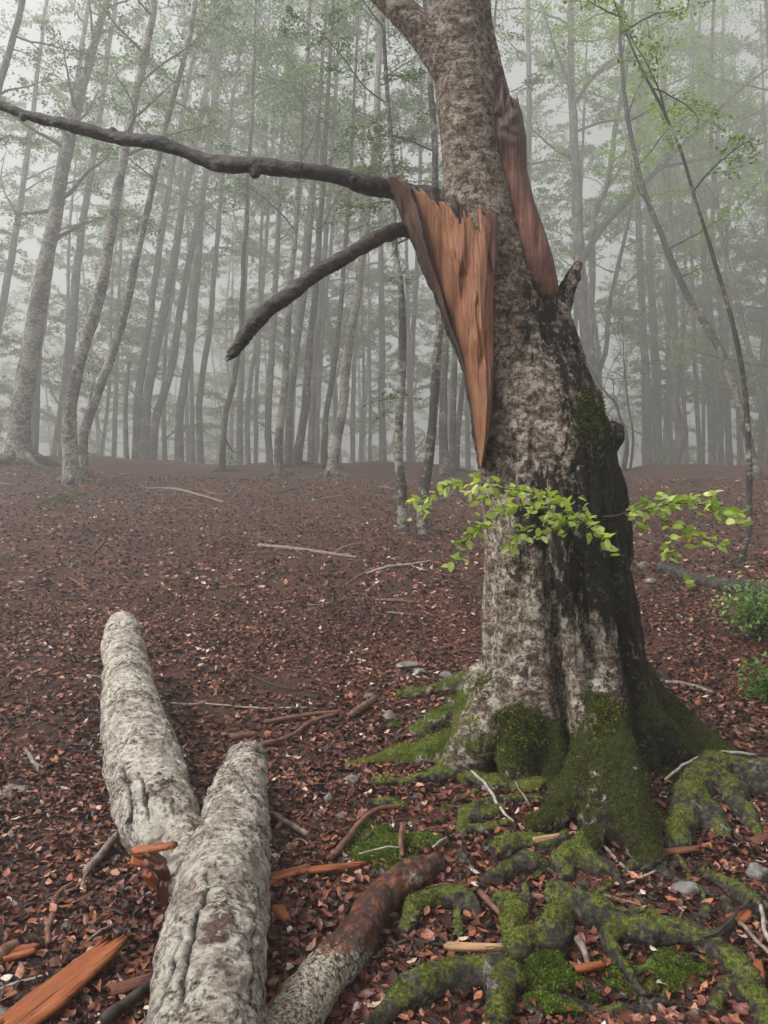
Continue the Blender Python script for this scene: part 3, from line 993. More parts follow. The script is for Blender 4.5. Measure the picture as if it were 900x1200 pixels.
def build_spur():
    n, m = 150, 110
    t = np.linspace(0, 1, n)[:, None]
    u = np.linspace(0, 1, m)[None]
    rg = np.random.default_rng(3)
    spikes = np.interp(np.linspace(0, 1, m), np.linspace(0, 1, 44), rg.uniform(-1, 1, 44))[None]
    ytop = np.interp(u, [0, 0.05, 0.12, 0.24, 0.36, 0.5, 0.62, 0.75, 0.86, 0.93, 1.0],
                     [207, 209, 219, 224, 234, 259, 263, 266, 250, 247, 262]) + spikes * np.interp(u, [0, .15, .5, 1], [2, 6, 8, 9]) + 12 * np.floor(2.5 * pnoise(np.stack([u[0] * 7, 0 * u[0], 0 * u[0]], 1)))[None] * np.interp(u, [0, .1, 1], [0, .6, 1])
    tt = t ** 0.9
    y = 548 + (ytop - 548) * tt
    Lx = np.interp(y, [207, 225, 250, 280, 343, 387, 420, 473, 520, 548], [454, 461, 471, 483, 510, 527, 540, 552, 558, 562])
    Rx = np.interp(y, [207, 245, 270, 300, 340, 400, 470, 515, 548], [560, 582, 584, 580, 578, 578, 577, 572, 564])
    x = Lx + (Rx - Lx) * u
    # depth: wraps forward off the trunk like a torn shell
    fwd = np.interp(u, [0, 0.12, 0.4, 0.75, 1.0], [0.08, 0.15, 0.26, 0.325, 0.30])
    fwd = fwd * np.interp(y, [207, 300, 420, 548], [0.80, 0.86, 0.96, 1.0])
    gu = x / FPX * TD
    gv = y / FPX * TD
    gp = np.stack([gu * 26, gv * 2.4, 0 * gu], -1).reshape(-1, 3)
    gp2 = np.stack([gu * 60, gv * 3.5, 0 * gu + 3], -1).reshape(-1, 3)
    skew = np.stack([(gu + 0.25 * gv) * 12, gv * 1.6, 0 * gu + 7], -1).reshape(-1, 3)
    rid = (0.007 * np.abs(pnoise(gp)) + 0.004 * pnoise(gp2) + 0.034 * pnoise(skew * 0.8)).reshape(n, m)
    # a long step where an inner plate has torn away
    step = 0.022 * sstep(0, 0.02, (u - np.interp(y, [207, 330, 450, 548], [0.34, 0.42, 0.25, 0.2])) + 0.03 * pnoise(gp * 0.35).reshape(n, m))
    # torn plates standing proud of each other
    pu = 6.4 * (u + 0.10 * np.sin(u * 9.0)) + 1.3 * np.interp(y, [207, 548], [0, 1.6]) + 0.45 * pnoise(np.stack([0 * gu, gv * 3, 0 * gu + 2], -1).reshape(-1, 3)).reshape(n, m)
    pid = np.floor(pu)
    ph = np.sin(pid * 12.9898) * 43758.5453
    ph = ph - np.floor(ph)
    cutoff = 300 + 170 * ((ph * 7.31) % 1.0) + 26 * pnoise(np.stack([gu * 30, 0 * gu, pid], -1).reshape(-1, 3)).reshape(n, m)
    rid = rid + (0.020 * ph + 0.034 * ph * (1 - sstep(-7, 7, y - cutoff))) * sstep(0, 0.10, u) * (1 - sstep(0.93, 1, u)) * sstep(0, 0.25, tt)
    d = TD - fwd - rid - step * sstep(0, 0.12, u) * (1 - sstep(0.9, 1, u))
    front = np.stack([(x - 450) / FPX * d, d, EYE - (y - 600) / FPX * d], -1)
    dep2 = d + np.interp(y, [207, 260, 350, 548], [0.03, 0.09, 0.16, 0.14]) * (0.35 + 0.65 * np.sin(np.pi * np.clip(u, 0.0, 1)))
    xb = x + 4 * (1 - u)
    back = np.stack([(xb - 450) / FPX * dep2, dep2, EYE - (y - 600) / FPX * dep2], -1)
    grain = np.stack([gu + 0.05 * pnoise(skew * 0.5).reshape(n, m), gv + 0 * u, 0 * gu], -1)
    age_shade = 0.98 * (1 - sstep(0.06, 0.42, u + 0.06 * pnoise(gp * 0.4).reshape(n, m) + 0.12 * sstep(330, 450, y))) + 0.45 * (1 - sstep(207, 235, y)) * (1 - sstep(0.2, 0.4, u))  # old dark wood at the left, with the flap's shade painted in
    sheet_solid('split_wood', front, back, grain, MAT['wood'], TREE, age_shade)
    # rind of bark left along the torn edge
    er = np.array([(454, 212), (462, 232), (484, 284), (510, 346), (527, 390), (540, 424), (552, 475), (558, 522), (561, 548)], float)
    ep = np.array([P(x + 2, yy, TD - 0.03) for x, yy in er])
    ec = cr(ep, 90)
    ec += np.stack([pnoise(ec * 14), pnoise(ec * 14 + 4), 0 * ec[:, 0]], 1) * 0.008
    V3, Q3, T3, _ = tube(ec, 0.022 * (1 + 0.4 * pnoise(ec * 9)) * np.interp(np.arange(90), [0, 25, 89], [0.4, 1, 0.9]), 14, True)
    V3 = V3 + pnoise(V3 * 40)[:, None] * 0.006
    mk('bark_edge', V3, [Q3, T3], MAT['deadlimb'], TREE)
    # red torn tongue standing at the right of the break
    def tongue(rows, fw, name, mat, th=0.03, seed=1):
        rows = np.array(rows, float)
        n2, m2 = 44, 16
        c = cr(rows, n2)
        uu = np.linspace(0, 1, m2)[None]
        X = c[:, 1:2] + (c[:, 2:3] - c[:, 1:2]) * uu
        Y = c[:, 0:1] + 0 * uu
        gu, gv = X / FPX * TD, Y / FPX * TD
        r = 0.010 * pnoise(np.stack([gu * 55, gv * 5, 0 * gu + seed], -1).reshape(-1, 3)).reshape(n2, m2)
        d = TD - fw - r - 0.02 * np.sin(np.pi * uu)
        f = np.stack([(X - 450) / FPX * d, d, EYE - (Y - 600) / FPX * d], -1)
        b = np.stack([(X - 450) / FPX * (d + th), d + th, EYE - (Y - 600) / FPX * (d + th)], -1)
        sheet_solid(name, f, b, np.stack([gu, gv, 0 * gu + seed], -1), mat, TREE)
    tongue([(246, 562, 566), (252, 560, 582), (262, 562, 584), (280, 568, 583), (300, 572, 583), (318, 577, 580)], 0.31, 'splinter', MAT['wood_red'], 0.03, 2)
    tongue([(222, 505, 507), (236, 503, 520), (250, 510, 532), (262, 520, 545), (280, 530, 552)], 0.10, 'splinter', MAT['stick_dark'], 0.05, 5)
    tongue([(232, 530, 533), (244, 527, 545), (262, 528, 560), (285, 532, 570)], 0.18, 'splinter', MAT['stick_dark'], 0.05, 6)
    tongue([(215, 520, 522), (232, 515, 528), (256, 510, 540)], 0.02, 'splinter', MAT['stick_dark'], 0.06, 8)


build_spur()


def build_strip():
    """bare red wood down the right stem"""
    n, m = 130, 56
    rows = np.array([(112, 586, 592, 8), (118, 578, 603, 12), (132, 576, 612, 15), (160, 580, 617, 17), (200, 588, 618, 19), (235, 594, 626, 20),
                     (262, 600, 636, 21), (300, 609, 648, 21), (330, 619, 654, 20), (346, 628, 656, 16), (358, 640, 652, 8)], float)
    ys = np.linspace(112, 358, n)
    L = np.interp(ys, rows[:, 0], rows[:, 1])[:, None]
    R = np.interp(ys, rows[:, 0], rows[:, 2])[:, None]
    a = np.linspace(0, 2 * np.pi, m, endpoint=False)[None]
    c, r = (L + R) / 2, (R - L) / 2
    # nearly flat front with square shoulders
    s = np.sign(np.sin(a)) * np.abs(np.sin(a)) ** 0.75
    X = c + r * s
    D = -np.sign(np.cos(a)) * np.abs(np.cos(a)) ** 0.6
    Y = ys[:, None] + 0 * a
    gu, gv = X / FPX * TD, Y / FPX * TD
    rn = pnoise(np.stack([gu * 50, gv * 2.6, np.cos(a) * 2 + 0 * gu], -1).reshape(-1, 3)).reshape(n, m)
    rn2 = pnoise(np.stack([gu * 20, gv * 1.8, np.cos(a) * 2 + 0 * gu + 5], -1).reshape(-1, 3)).reshape(n, m)
    top = sstep(190, 120, Y) if False else 1 - sstep(120, 190, Y)
    knot = pnoise(np.stack([gu * 16, gv * 16, 0 * gu + 23], -1).reshape(-1, 3)).reshape(n, m) * top * 0.035
    dep = TD - 0.06 + D * np.maximum(r, 3) / FPX * TD * 1.1 - (0.011 * rn + 0.016 * rn2) * (D < 0) + knot
    Y = Y + 26 * rn * (1 - sstep(112, 140, Y)) + 5 * rn * sstep(345, 358, Y)
    V = np.stack([(X - 450) / FPX * dep, dep, EYE - (Y - 600) / FPX * dep], -1).reshape(-1, 3)
    i = np.arange(n - 1)[:, None] * m
    j = np.arange(m)[None]
    j2 = (j + 1) % m
    Q = np.stack([i + j, i + j2, i + m + j2, i + m + j], -1).reshape(-1, 4)
    k = len(V)
    V = np.vstack([V, V[:m].mean(0), V[-m:].mean(0)])
    jj = np.arange(m)
    T = np.vstack([np.stack([np.full(m, k), (jj + 1) % m, jj], 1), np.stack([np.full(m, k + 1), (n - 1) * m + jj, (n - 1) * m + (jj + 1) % m], 1)])
    g = np.stack([gu, gv, np.cos(a) * 0.1 + 0 * gu], -1).reshape(-1, 3)
    g = np.vstack([g, g[:1], g[-1:]])
    tag(mk('split_wood', V, [Q, T], MAT['wood_red'], TREE, {'grain': g, 'age_shade': np.clip(1.3 * (1 - sstep(120, 235, np.interp(g[:, 1], [0, 10], [0, 10]) * FPX / TD)) + 0.35 * (np.abs(g[:, 2]) < 0.045), 0, 1)}), 'narrow strip of bare red wood down the right stem')


build_strip()


def limb(name, rows, n, sides, mat, parent, knobs=(), amp=0.006, ragged=0.0):
    p, r = Pt(rows)
    q = cr(np.column_stack([p, r * 0.88]), n)
    q[:, :3] += np.stack([0 * q[:, 0], pnoise(q[:, :3] * 3.1), pnoise(q[:, :3] * 3.7 + 5)], 1) * 0.022
    q[:, 3] *= 1 + 0.22 * pnoise(q[:, :3] * 6.5) + 0.10 * pnoise(q[:, :3] * 17)
    V, Q, T, prm = tube(q[:, :3], np.maximum(q[:, 3], 0.002), sides, True)
    parts = [(V, Q, T)]
    for kx, ky, kr, dx, dy, dd in knobs:
        parts.append(smooth_tube([(kx, ky, kr), (kx + dx * .6, ky + dy * .6, kr * .9), (kx + dx, ky + dy, kr * .55)], 10, 12, dd)[:3])
    V, F = remesh(parts, 0.0075)
    V = lap(V, F, 2, 0.5)
    N = normals(V, F)
    V = V + N * (amp * fbm(V * 14, 3) + amp * 0.7 * fbm(V * np.array([20, 45, 45]), 2))[:, None]
    if ragged:
        px, py = to_px(V)
        e = np.clip(1 - np.linalg.norm(np.stack([px - rows[-1][0], py - rows[-1][1]], 1), axis=1) / 14, 0, 1)
        V = V + (e * ragged * pnoise(V * 60))[:, None] * np.array([-0.7, 0, -0.7])
    return mk(name, V, F, mat, parent)


limb('branch', [(536, 246, 14, 4.42), (505, 232, 13, 4.40), (470, 226, 13, 4.36), (440, 219, 12.5, 4.28), (400, 210, 11, 4.18), (350, 202, 10.5, 4.12), (300, 196, 10.5, 4.1),
                (262, 190, 10, 4.1), (225, 181, 9, 4.1), (180, 169, 8.5, 4.1), (130, 158, 8, 4.1), (80, 147, 7.5, 4.1), (35, 134, 7, 4.1), (0, 121, 6.5, 4.1), (-50, 104, 6, 4.12), (-110, 92, 4, 4.15)],
     150, 18, MAT['deadlimb'], TREE, [(255, 192, 8, 0, 9, 4.08), (298, 200, 7, 1, 9, 4.08), (28, 134, 5, -2, 8, 4.08), (132, 156, 5, 1, -7, 4.1), (65, 143, 4, -2, 5, 4.09), (345, 197, 5, 4, -4, 4.09), (415, 208, 6, 0, 7, 4.12)])
limb('branch', [(520, 268, 13, 4.40), (490, 265, 12, 4.38), (465, 270, 10.5, 4.28), (440, 278, 10, 4.12), (405, 296, 10, 3.98), (370, 320, 10, 3.94), (335, 347, 10.5, 3.9), (305, 374, 11, 3.88), (287, 394, 11, 3.86), (274, 413, 7, 3.86)],
     90, 18, MAT['deadlimb'], TREE, [(294, 386, 9, -7, -5, 3.85), (345, 338, 7, 3, -6, 3.9)], 0.009, 0.10)


# ------------------------------------------------------------------ surface roots
def surface_root(rows, lift=0.35, moss=0.5, seed=0, side_roots=()):
    allp = []
    for rr in (rows, *side_roots):
        c = groot(rr, lift * 0.62)
        n = max(24, int(np.linalg.norm(np.diff(c[:, :3], axis=0), axis=1).sum() / 0.012))
        q = cr(c, n)
        q[:, :3] += np.stack([pnoise(q[:, :3] * 9 + seed), pnoise(q[:, :3] * 9 + seed + 5), 0.8 * pnoise(q[:, :3] * 8 + seed + 9)], 1) * 0.024
        q[:, 3] *= 1 + 0.36 * pnoise(q[:, :3] * 10 + seed)
        V, Q, T, _ = tube(q[:, :3], np.maximum(q[:, 3], 0.004), 18, True)
        allp.append((V, Q, T))
    V, F = remesh(allp, 0.0085)
    V = lap(V, F, 2, 0.5)
    N = normals(V, F)
    V = V + N * (0.016 * fbm(V * 13 + seed, 3) + 0.006 * fbm(V * 42, 2))[:, None]
    N = normals(V, F)
    m = moss - 0.12 + 0.48 * N[:, 2] + 0.60 * fbm(V * 6 + seed, 2)
    o = mk('root', V, F, MAT['root'], TREE, {'moss': m})
    mask = np.clip((m + 0.6 * fbm(V * 16, 3) - 0.45) * 2, 0, 1)
    area = len(V)
    cnt = int(min(4500, area * 0.22 * max(0.1, moss)))
    if cnt > 50:
        tufts('moss', V, F, N, mask, cnt, 0.0072, MAT['moss'], o, _r, 2)
    return o


ROOTS = [
    ([(560, 906, 14), (540, 911, 15), (501, 917, 13), (470, 919, 11), (435, 921, 7)], .45, .55),
    ([(668, 915, 12), (628, 926, 16), (582, 923, 16), (545, 914, 16), (528, 905, 14)], .45, .55),
    ([(432, 941, 8), (448, 943, 11), (478, 949, 9)], .3, .45),
    ([(566, 950, 15), (550, 954, 17), (546, 968, 14), (542, 984, 9)], .4, .45, [[(552, 960, 14), (570, 958, 15), (590, 953, 12)], [(550, 976, 9), (570, 974, 10), (596, 968, 8)]]),
    ([(668, 988, 16), (640, 991, 17), (617, 994, 18), (594, 998, 20), (575, 1004, 18)], .45, .4),
    ([(579, 1038, 16), (586, 1027, 18), (600, 1021, 19), (628, 1017, 19), (644, 1018, 12)], .5, .35),
    ([(662, 1036, 18), (660, 1020, 24), (672, 1005, 26), (692, 1014, 24), (712, 1024, 18), (726, 1028, 10)], .4, .25, [[(676, 1004, 20), (690, 990, 22), (700, 978, 20)]]),
    ([(640, 1052, 18), (655, 1056, 26), (685, 1070, 30), (719, 1091, 28), (756, 1100, 27), (805, 1104, 26), (843, 1122, 27), (870, 1148, 28), (888, 1185, 26), (905, 1230, 24)], .55, .28,
     [[(668, 1060, 24), (652, 1086, 30), (626, 1110, 32), (598, 1132, 20)], [(711, 1096, 22), (726, 1128, 17), (749, 1160, 9), (760, 1172, 5)],
      [(745, 1090, 14), (790, 1094, 16), (832, 1108, 16)]]),
    ([(582, 1056, 18), (598, 1072, 26), (600, 1094, 24), (594, 1114, 14)], .5, .6),
    ([(722, 1068, 8), (745, 1071, 11), (765, 1074, 10), (790, 1073, 7)], .4, .3),
    ([(824, 1026, 11), (851, 1042, 15), (873, 1057, 17), (905, 1078, 14)], .5, .2, [[(847, 1056, 11), (858, 1078, 12), (850, 1094, 10), (838, 1102, 8)], [(826, 1066, 14), (816, 1082, 12)]]),
    ([(470, 1102, 12), (480, 1080, 18), (498, 1064, 22), (522, 1056, 23), (545, 1061, 20), (566, 1076, 12)], .5, .42, [[(538, 1066, 14), (538, 1092, 10), (541, 1104, 7)]]),
    ([(440, 1204, 22), (466, 1188, 28), (492, 1168, 32), (520, 1155, 33), (556, 1150, 34), (588, 1154, 34), (604, 1168, 24)], .55, .32, [[(585, 1160, 28), (584, 1186, 26), (578, 1215, 24)]]),
    ([(622, 1180, 8), (650, 1180, 10), (673, 1184, 11), (722, 1190, 11), (771, 1184, 9), (806, 1174, 4)], .6, .05, [[(680, 1172, 9), (690, 1164, 8), (708, 1166, 6), (740, 1176, 3)]]),
    ([(925, 938, 36), (880, 922, 38), (846, 914, 36), (818, 926, 34), (803, 956, 30), (797, 988, 26), (797, 1000, 14)], .62, .28,
     [[(850, 926, 26), (866, 950, 22), (882, 972, 17), (892, 990, 10)], [(822, 945, 24), (836, 970, 22), (846, 990, 14)]]),
    ([(838, 1190, 16), (858, 1160, 14), (866, 1130, 10)], .5, .3),
]
_rr = random.Random(14)
for x0, y0, ang, ln, w in ((640, 935, 150, 130, 11), (600, 940, 170, 90, 9), (700, 1005, 200, 110, 12), (760, 1010, 60, 120, 13), (742, 1015, 100, 90, 10), (790, 1005, 40, 110, 10),
                           (560, 930, 195, 80, 8), (820, 1000, 70, 90, 10), (690, 1040, 165, 120, 10), (720, 1035, 30, 110, 9), (620, 1040, 100, 80, 9), (540, 1000, 120, 70, 8), (840, 1110, 20, 80, 10), (800, 1120, 130, 70, 10), (640, 1120, 150, 90, 9)):
    rows, a = [], math.radians(ang)
    x, y = x0, y0
    for s in range(6):
        rows.append((x, y, w * (1 - 0.13 * s)))
        a += _rr.gauss(0, 0.32)
        x += ln / 5 * math.cos(a)
        y += ln / 5 * abs(math.sin(a)) * 0.62
    ROOTS.append((rows, .45, _rr.uniform(.05, .5)))
for k, rw in enumerate(ROOTS):
    surface_root(rw[0], rw[1], rw[2], k * 3.1, rw[3] if len(rw) > 3 else ())


# ------------------------------------------------------------------ living spray of leaves on the old trunk
def leaf_protos():
    out = []
    for k in range(6):
        r2 = np.random.default_rng(70 + k)
        ys = np.linspace(-0.5, 0.5, 7)
        w = 0.31 * np.sin(np.pi * np.clip((ys + 0.5), 0, 1)) ** 0.72 * (1 - 0.25 * (ys + 0.5))
        bend = r2.uniform(-0.5, 0.25)
        fold = r2.uniform(0.05, 0.35)
        V, T = [], []
        for y, ww in zip(ys, w):
            z = bend * (y + 0.5) ** 2 * 0.5
            V += [[-ww, y, z + fold * ww + 0.015 * math.sin(y * 30)], [0, y, z], [ww, y, z + fold * ww - 0.015 * math.sin(y * 30)]]
        for i in range(6):
            a = i * 3
            T += [[a, a + 1, a + 4, a + 3], [a + 1, a + 2, a + 5, a + 4]]
        V = np.array(V)
        V[:, 1] += 0.5
        o = mk('leaf', V, np.array(T), MAT['leaf'], None, {'tint': np.full(len(V), 0.05 + 0.06 * k)})
        out.append(o.data)
        bpy.data.objects.remove(o)
    return out


LEAFM = leaf_protos()


def build_spray():
    rng = random.Random(5)
    mb = MB()
    leaves = []
    main = [
        [(702, 606, 4.0), (668, 590, 3.80), (630, 578, 3.70), (585, 572, 3.66), (540, 566, 3.64), (515, 573, 3.63), (493, 586, 3.62)],
        [(668, 590, 3.80), (632, 592, 3.74), (600, 596, 3.70), (572, 612, 3.68), (541, 636, 3.66)],
        [(700, 606, 3.95), (668, 608, 3.78), (640, 613, 3.72), (602, 630, 3.68)],
        [(702, 606, 4.0), (728, 603, 3.86), (756, 598, 3.80), (795, 590, 3.76), (830, 592, 3.74), (864, 601, 3.72)],
        [(756, 598, 3.80), (772, 606, 3.76), (796, 622, 3.72), (820, 632, 3.70), (846, 637, 3.70)],
        [(728, 603, 3.86), (760, 585, 3.76), (772, 580, 3.74)],
        [(772, 606, 3.76), (782, 628, 3.72), (786, 648, 3.70)],
        [(795, 590, 3.76), (812, 580, 3.70), (836, 578, 3.66)],
        [(690, 602, 3.92), (668, 600, 3.74), (690, 618, 3.68), (708, 636, 3.66)],
    ]
    for mi, rows in enumerate(main):
        p = np.array([P(*r) for r in rows])
        q = cr(p, 30)
        q += np.stack([pnoise(q * 12 + mi), pnoise(q * 12 + mi + 3), pnoise(q * 12 + mi + 6)], 1) * 0.006
        mb.tube(q, np.linspace(0.0042 if mi in (0, 3) else 0.0026, 0.0012, 30), 6)
        L = np.linalg.norm(np.diff(q, axis=0), axis=1).sum()
        k = max(5, int(L / 0.032))
        for j in range(k):
            f = (0.25 if mi in (0, 3) else 0.15) + (0.75 if mi in (0, 3) else 0.85) * j / (k - 1)
            i = min(28, int(f * 29))
            base, dr = q[i], q[i + 1] - q[i]
            dr = dr / np.linalg.norm(dr)
            sgn = 1 if j % 2 else -1
            side = np.cross(dr, [0, 0, 1]) * sgn
            out = side * rng.uniform(0.4, 1) + dr * 0.7 + np.array([0, 0, rng.uniform(-0.75, 0.40)])
            out /= np.linalg.norm(out)
            if rng.random() < 0.85:
                tl = rng.uniform(0.04, 0.20)
                tip = base + out * tl + np.array([0, 0, -0.012])
                mb.tube(np.array([base, (base + tip) / 2 + np.array([0, 0, 0.006]), tip]), np.array([0.0014, 0.0011, 0.0007]), 4)
                for g in range(rng.choice([2, 3, 3, 4])):
                    w = base + (tip - base) * rng.uniform(0.25, 1.0)
                    leaves.append((w, out, rng.uniform(-1, 1)))
            leaves.append((base, out, rng.uniform(-0.4, 0.4)))
        leaves.append((q[-1], (q[-1] - q[-3]) / np.linalg.norm(q[-1] - q[-3]), 0))
    br = mb.build('leafy_branch', MAT['stick_dark'], TREE)
    tag(br, 'fresh green leafy shoot crossing the old trunk')
    rng.shuffle(leaves)
    extra_V, extra_F, extra_A, nv = [], [], [], 0
    for li, (w, out, yaw) in enumerate(leaves):
        me = LEAFM[rng.randrange(6)]
        a = math.atan2(out[1], out[0]) - math.pi / 2 + yaw
        s = rng.uniform(0.040, 0.066)
        M = Matrix.Translation(Vector(w)) @ Euler((rng.gauss(-0.1, 0.6), rng.gauss(0, 0.6), a)).to_matrix().to_4x4() @ Matrix.Scale(s, 4)
        if li < 295:
            o = bpy.data.objects.new('leaf', me)
            COL.objects.link(o)
            o.parent = br
            o.matrix_parent_inverse = Matrix.Identity(4)
            o.matrix_basis = M
        else:
            co = np.empty(len(me.vertices) * 3)
            me.vertices.foreach_get('co', co)
            M = np.array(M)
            extra_V.append(co.reshape(-1, 3) @ M[:3, :3].T + M[:3, 3])
            vi = np.empty(len(me.loops), np.int32)
            me.loops.foreach_get('vertex_index', vi)
            extra_F.append(vi.reshape(-1, 4) + nv)
            nv += len(me.vertices)
            extra_A.append(np.full(len(me.vertices), rng.uniform(0.05, 0.9)))
    if extra_V:
        tag(mk('leaf_spray', np.vstack(extra_V), np.vstack(extra_F), MAT['leaf'], br, {'tint': np.concatenate(extra_A)}), kind='stuff')


build_spray()

# ================================================================== logs and broken wood in front
def build_forked_log():
    root = empty('fallen_log', G(240, 1130))
    tag(root, 'pale lichen-covered forked log lying broken on the leaf litter', 'log')

    def rows3(rows):
        out = []
        for x, y, w, d in rows:
            out.append([*P(x, y, d), w / 2 / FPX * d])
        return np.array(out)
    body = rows3([(228, 1330, 158, 1.62), (240, 1200, 146, 1.95), (247, 1130, 138, 2.2), (255, 1075, 126, 2.46), (262, 1030, 116, 2.72), (273, 985, 88, 3.02),
                  (281, 945, 66, 3.34), (285, 920, 58, 3.58), (287, 896, 54, 3.84)])
    fork = rows3([(240, 1075, 60, 2.5), (226, 1030, 70, 2.74), (216, 995, 64, 2.98), (206, 968, 60, 3.16)])
    arm = rows3([(198, 1000, 62, 2.98), (188, 965, 92, 3.18), (176, 925, 96, 3.5), (166, 885, 90, 3.84), (156, 842, 74, 4.3), (150, 800, 60, 4.8), (145, 765, 49, 5.25), (142, 740, 46, 5.57)])

    def skin(pieces, seed, name, cut=None):
        parts = []
        for c, n in pieces:
            q = cr(c, n)
            q[:, 3] *= 0.92 + 0.10 * pnoise(q[:, :3] * 4 + seed)
            V, Q, T, _ = tube(q[:, :3], q[:, 3], 40, True)
            parts.append((V, Q, T))
        V, F = remesh(parts, 0.009)
        V = lap(V, F, 3, 0.5)
        N = normals(V, F)
        px, py = to_px(V)
        # cracks along the trunk
        crack = np.zeros(len(V))
        if cut:
            for pts, wd in cut:
                pts = np.array(pts, float)
                gx = np.interp(py, pts[::-1, 1], pts[::-1, 0]) + 5 * pnoise(V * 18)
                inside = (py > pts[-1, 1]) & (py < pts[0, 1]) & (N[:, 2] > -0.1)
                fade = np.sin(np.pi * np.clip((py - pts[-1, 1]) / (pts[0, 1] - pts[-1, 1]), 0, 1)) ** 0.5
                crack = np.maximum(crack, np.exp(-((px - gx) / wd) ** 2) * inside * fade)
        lump = 0.026 * fbm(V * 5 + seed, 3) + 0.008 * fbm(V * 22, 3) + 0.007 * np.minimum(0.1, fbm(V * 40 + 3, 3)) + 0.006 * (fbm(V * 13 + 7, 3) > 0.05)
        V = V + N * (lump - 0.022 * crack)[:, None]
        # ragged broken ends
        for c, n in pieces:
            e, ax = c[-1, :3], (c[-1, :3] - c[-2, :3]) / np.linalg.norm(c[-1, :3] - c[-2, :3])
            s = (V - e) @ ax
            near = (s > -c[-1, 3] * 2) & (np.linalg.norm(V - e, axis=1) < c[-1, 3] * 3)
            sl = (V - e) @ np.array([0.75, 0, 0.3]) + 0.09 * pnoise(V * 15 + seed) + 0.05 * pnoise(V * 38)
            V = V + (near * sstep(-c[-1, 3] * 2, 0.0, s) * (sl * 0.75))[:, None] * ax
        N = normals(V, F)
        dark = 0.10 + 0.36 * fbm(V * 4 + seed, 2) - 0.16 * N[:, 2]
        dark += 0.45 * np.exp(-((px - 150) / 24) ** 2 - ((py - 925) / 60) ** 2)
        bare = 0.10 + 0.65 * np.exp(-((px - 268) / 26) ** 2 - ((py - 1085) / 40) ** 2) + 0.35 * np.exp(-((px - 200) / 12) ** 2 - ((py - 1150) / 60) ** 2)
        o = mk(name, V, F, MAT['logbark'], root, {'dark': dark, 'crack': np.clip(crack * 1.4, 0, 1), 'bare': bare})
        # lichen and bark flakes standing off the surface
        mask = np.clip(0.5 + fbm(V * 9 + 4, 3) * 1.6, 0, 1) * (N[:, 2] > -0.5)
        return o, V, F, N, mask

    b = skin([(body, 120), (fork, 40)], 1.0, 'log_stem', [
        ([(205, 1190), (222, 1110), (240, 1050), (246, 1010)], 2.6), ([(178, 1195), (200, 1140), (214, 1090)], 1.8), ([(292, 1190), (297, 1120), (300, 1060)], 1.2)])
    a = skin([(arm, 110)], 5.0, 'log_arm', [([(150, 985), (152, 940), (146, 890)], 2.5), ([(178, 965), (170, 930), (163, 905)], 1.8)])
    rr = np.random.default_rng(8)
    for (o, V, F, N, mask), cnt in ((b, 700), (a, 900)):
        flakes(V, F, N, mask, cnt, 0.0085, o, rr)
    # red rotten wood and splinters in the break below the arm
    for k, (x, y, d, L, wd, ang, tilt) in enumerate([(180, 994, 2.72, 0.14, 0.045, -6, 10), (174, 1012, 2.72, 0.12, 0.05, 15, -18), (186, 1020, 2.68, 0.13, 0.05, 45, -40),
                                                    (182, 1036, 2.66, 0.13, 0.045, 65, -50), (194, 1028, 2.66, 0.12, 0.05, 80, -55), (172, 1002, 2.76, 0.11, 0.05, 60, 10),
                                                    (188, 1008, 2.74, 0.12, 0.06, 20, -40), (192, 1048, 2.62, 0.12, 0.035, 100, -55)]):
        shard('splinter', P(x, y, d), L, wd, 0.022, ang, tilt, MAT['chip'] if k in (0, 1, 3) else MAT['wood_red'], root, k)
    # rotten core closing the broken end of the arm
    q = rows3([(196, 1002, 52, 2.98), (192, 1012, 48, 2.95), (190, 1030, 34, 2.92)])
    c = cr(q, 16)
    V, Q, T, prm = tube(c[:, :3], c[:, 3], 24, True)
    V = V + pnoise(V * 22)[:, None] * 0.02
    mk('rotten_core', V, [Q, T], MAT['stick_brown'], root)


def flakes(V, F, N, mask, count, size, parent, rng):
    cent = np.vstack([V[f].mean(1) for f in F])
    nn = np.vstack([N[f].mean(1) for f in F])
    m = np.concatenate([mask[f].mean(1) for f in F])
    idx = rng.choice(len(cent), count, p=m / m.sum())
    p = cent[idx] + rng.normal(0, 0.004, (count, 3)) + nn[idx] * 0.002
    n = nn[idx] + rng.normal(0, 0.45, (count, 3))
    n /= np.linalg.norm(n, axis=1)[:, None]
    a = np.cross(n, rng.normal(0, 1, (count, 3)))
    a /= np.linalg.norm(a, axis=1)[:, None]
    b = np.cross(n, a)
    s = size * rng.uniform(0.4, 1.3, count)[:, None]
    quad = np.stack([p - a * s, p - b * s * .8 + n * s * .2, p + a * s * .9 + n * s * .1, p + b * s * .7], 1).reshape(-1, 3)
    Fq = np.arange(len(quad)).reshape(-1, 4)
    z = np.zeros(len(quad))
    tag(mk('lichen', quad, Fq, MAT['logbark'], parent, {'dark': z - 0.25, 'crack': z, 'bare': z}, False), kind='stuff')


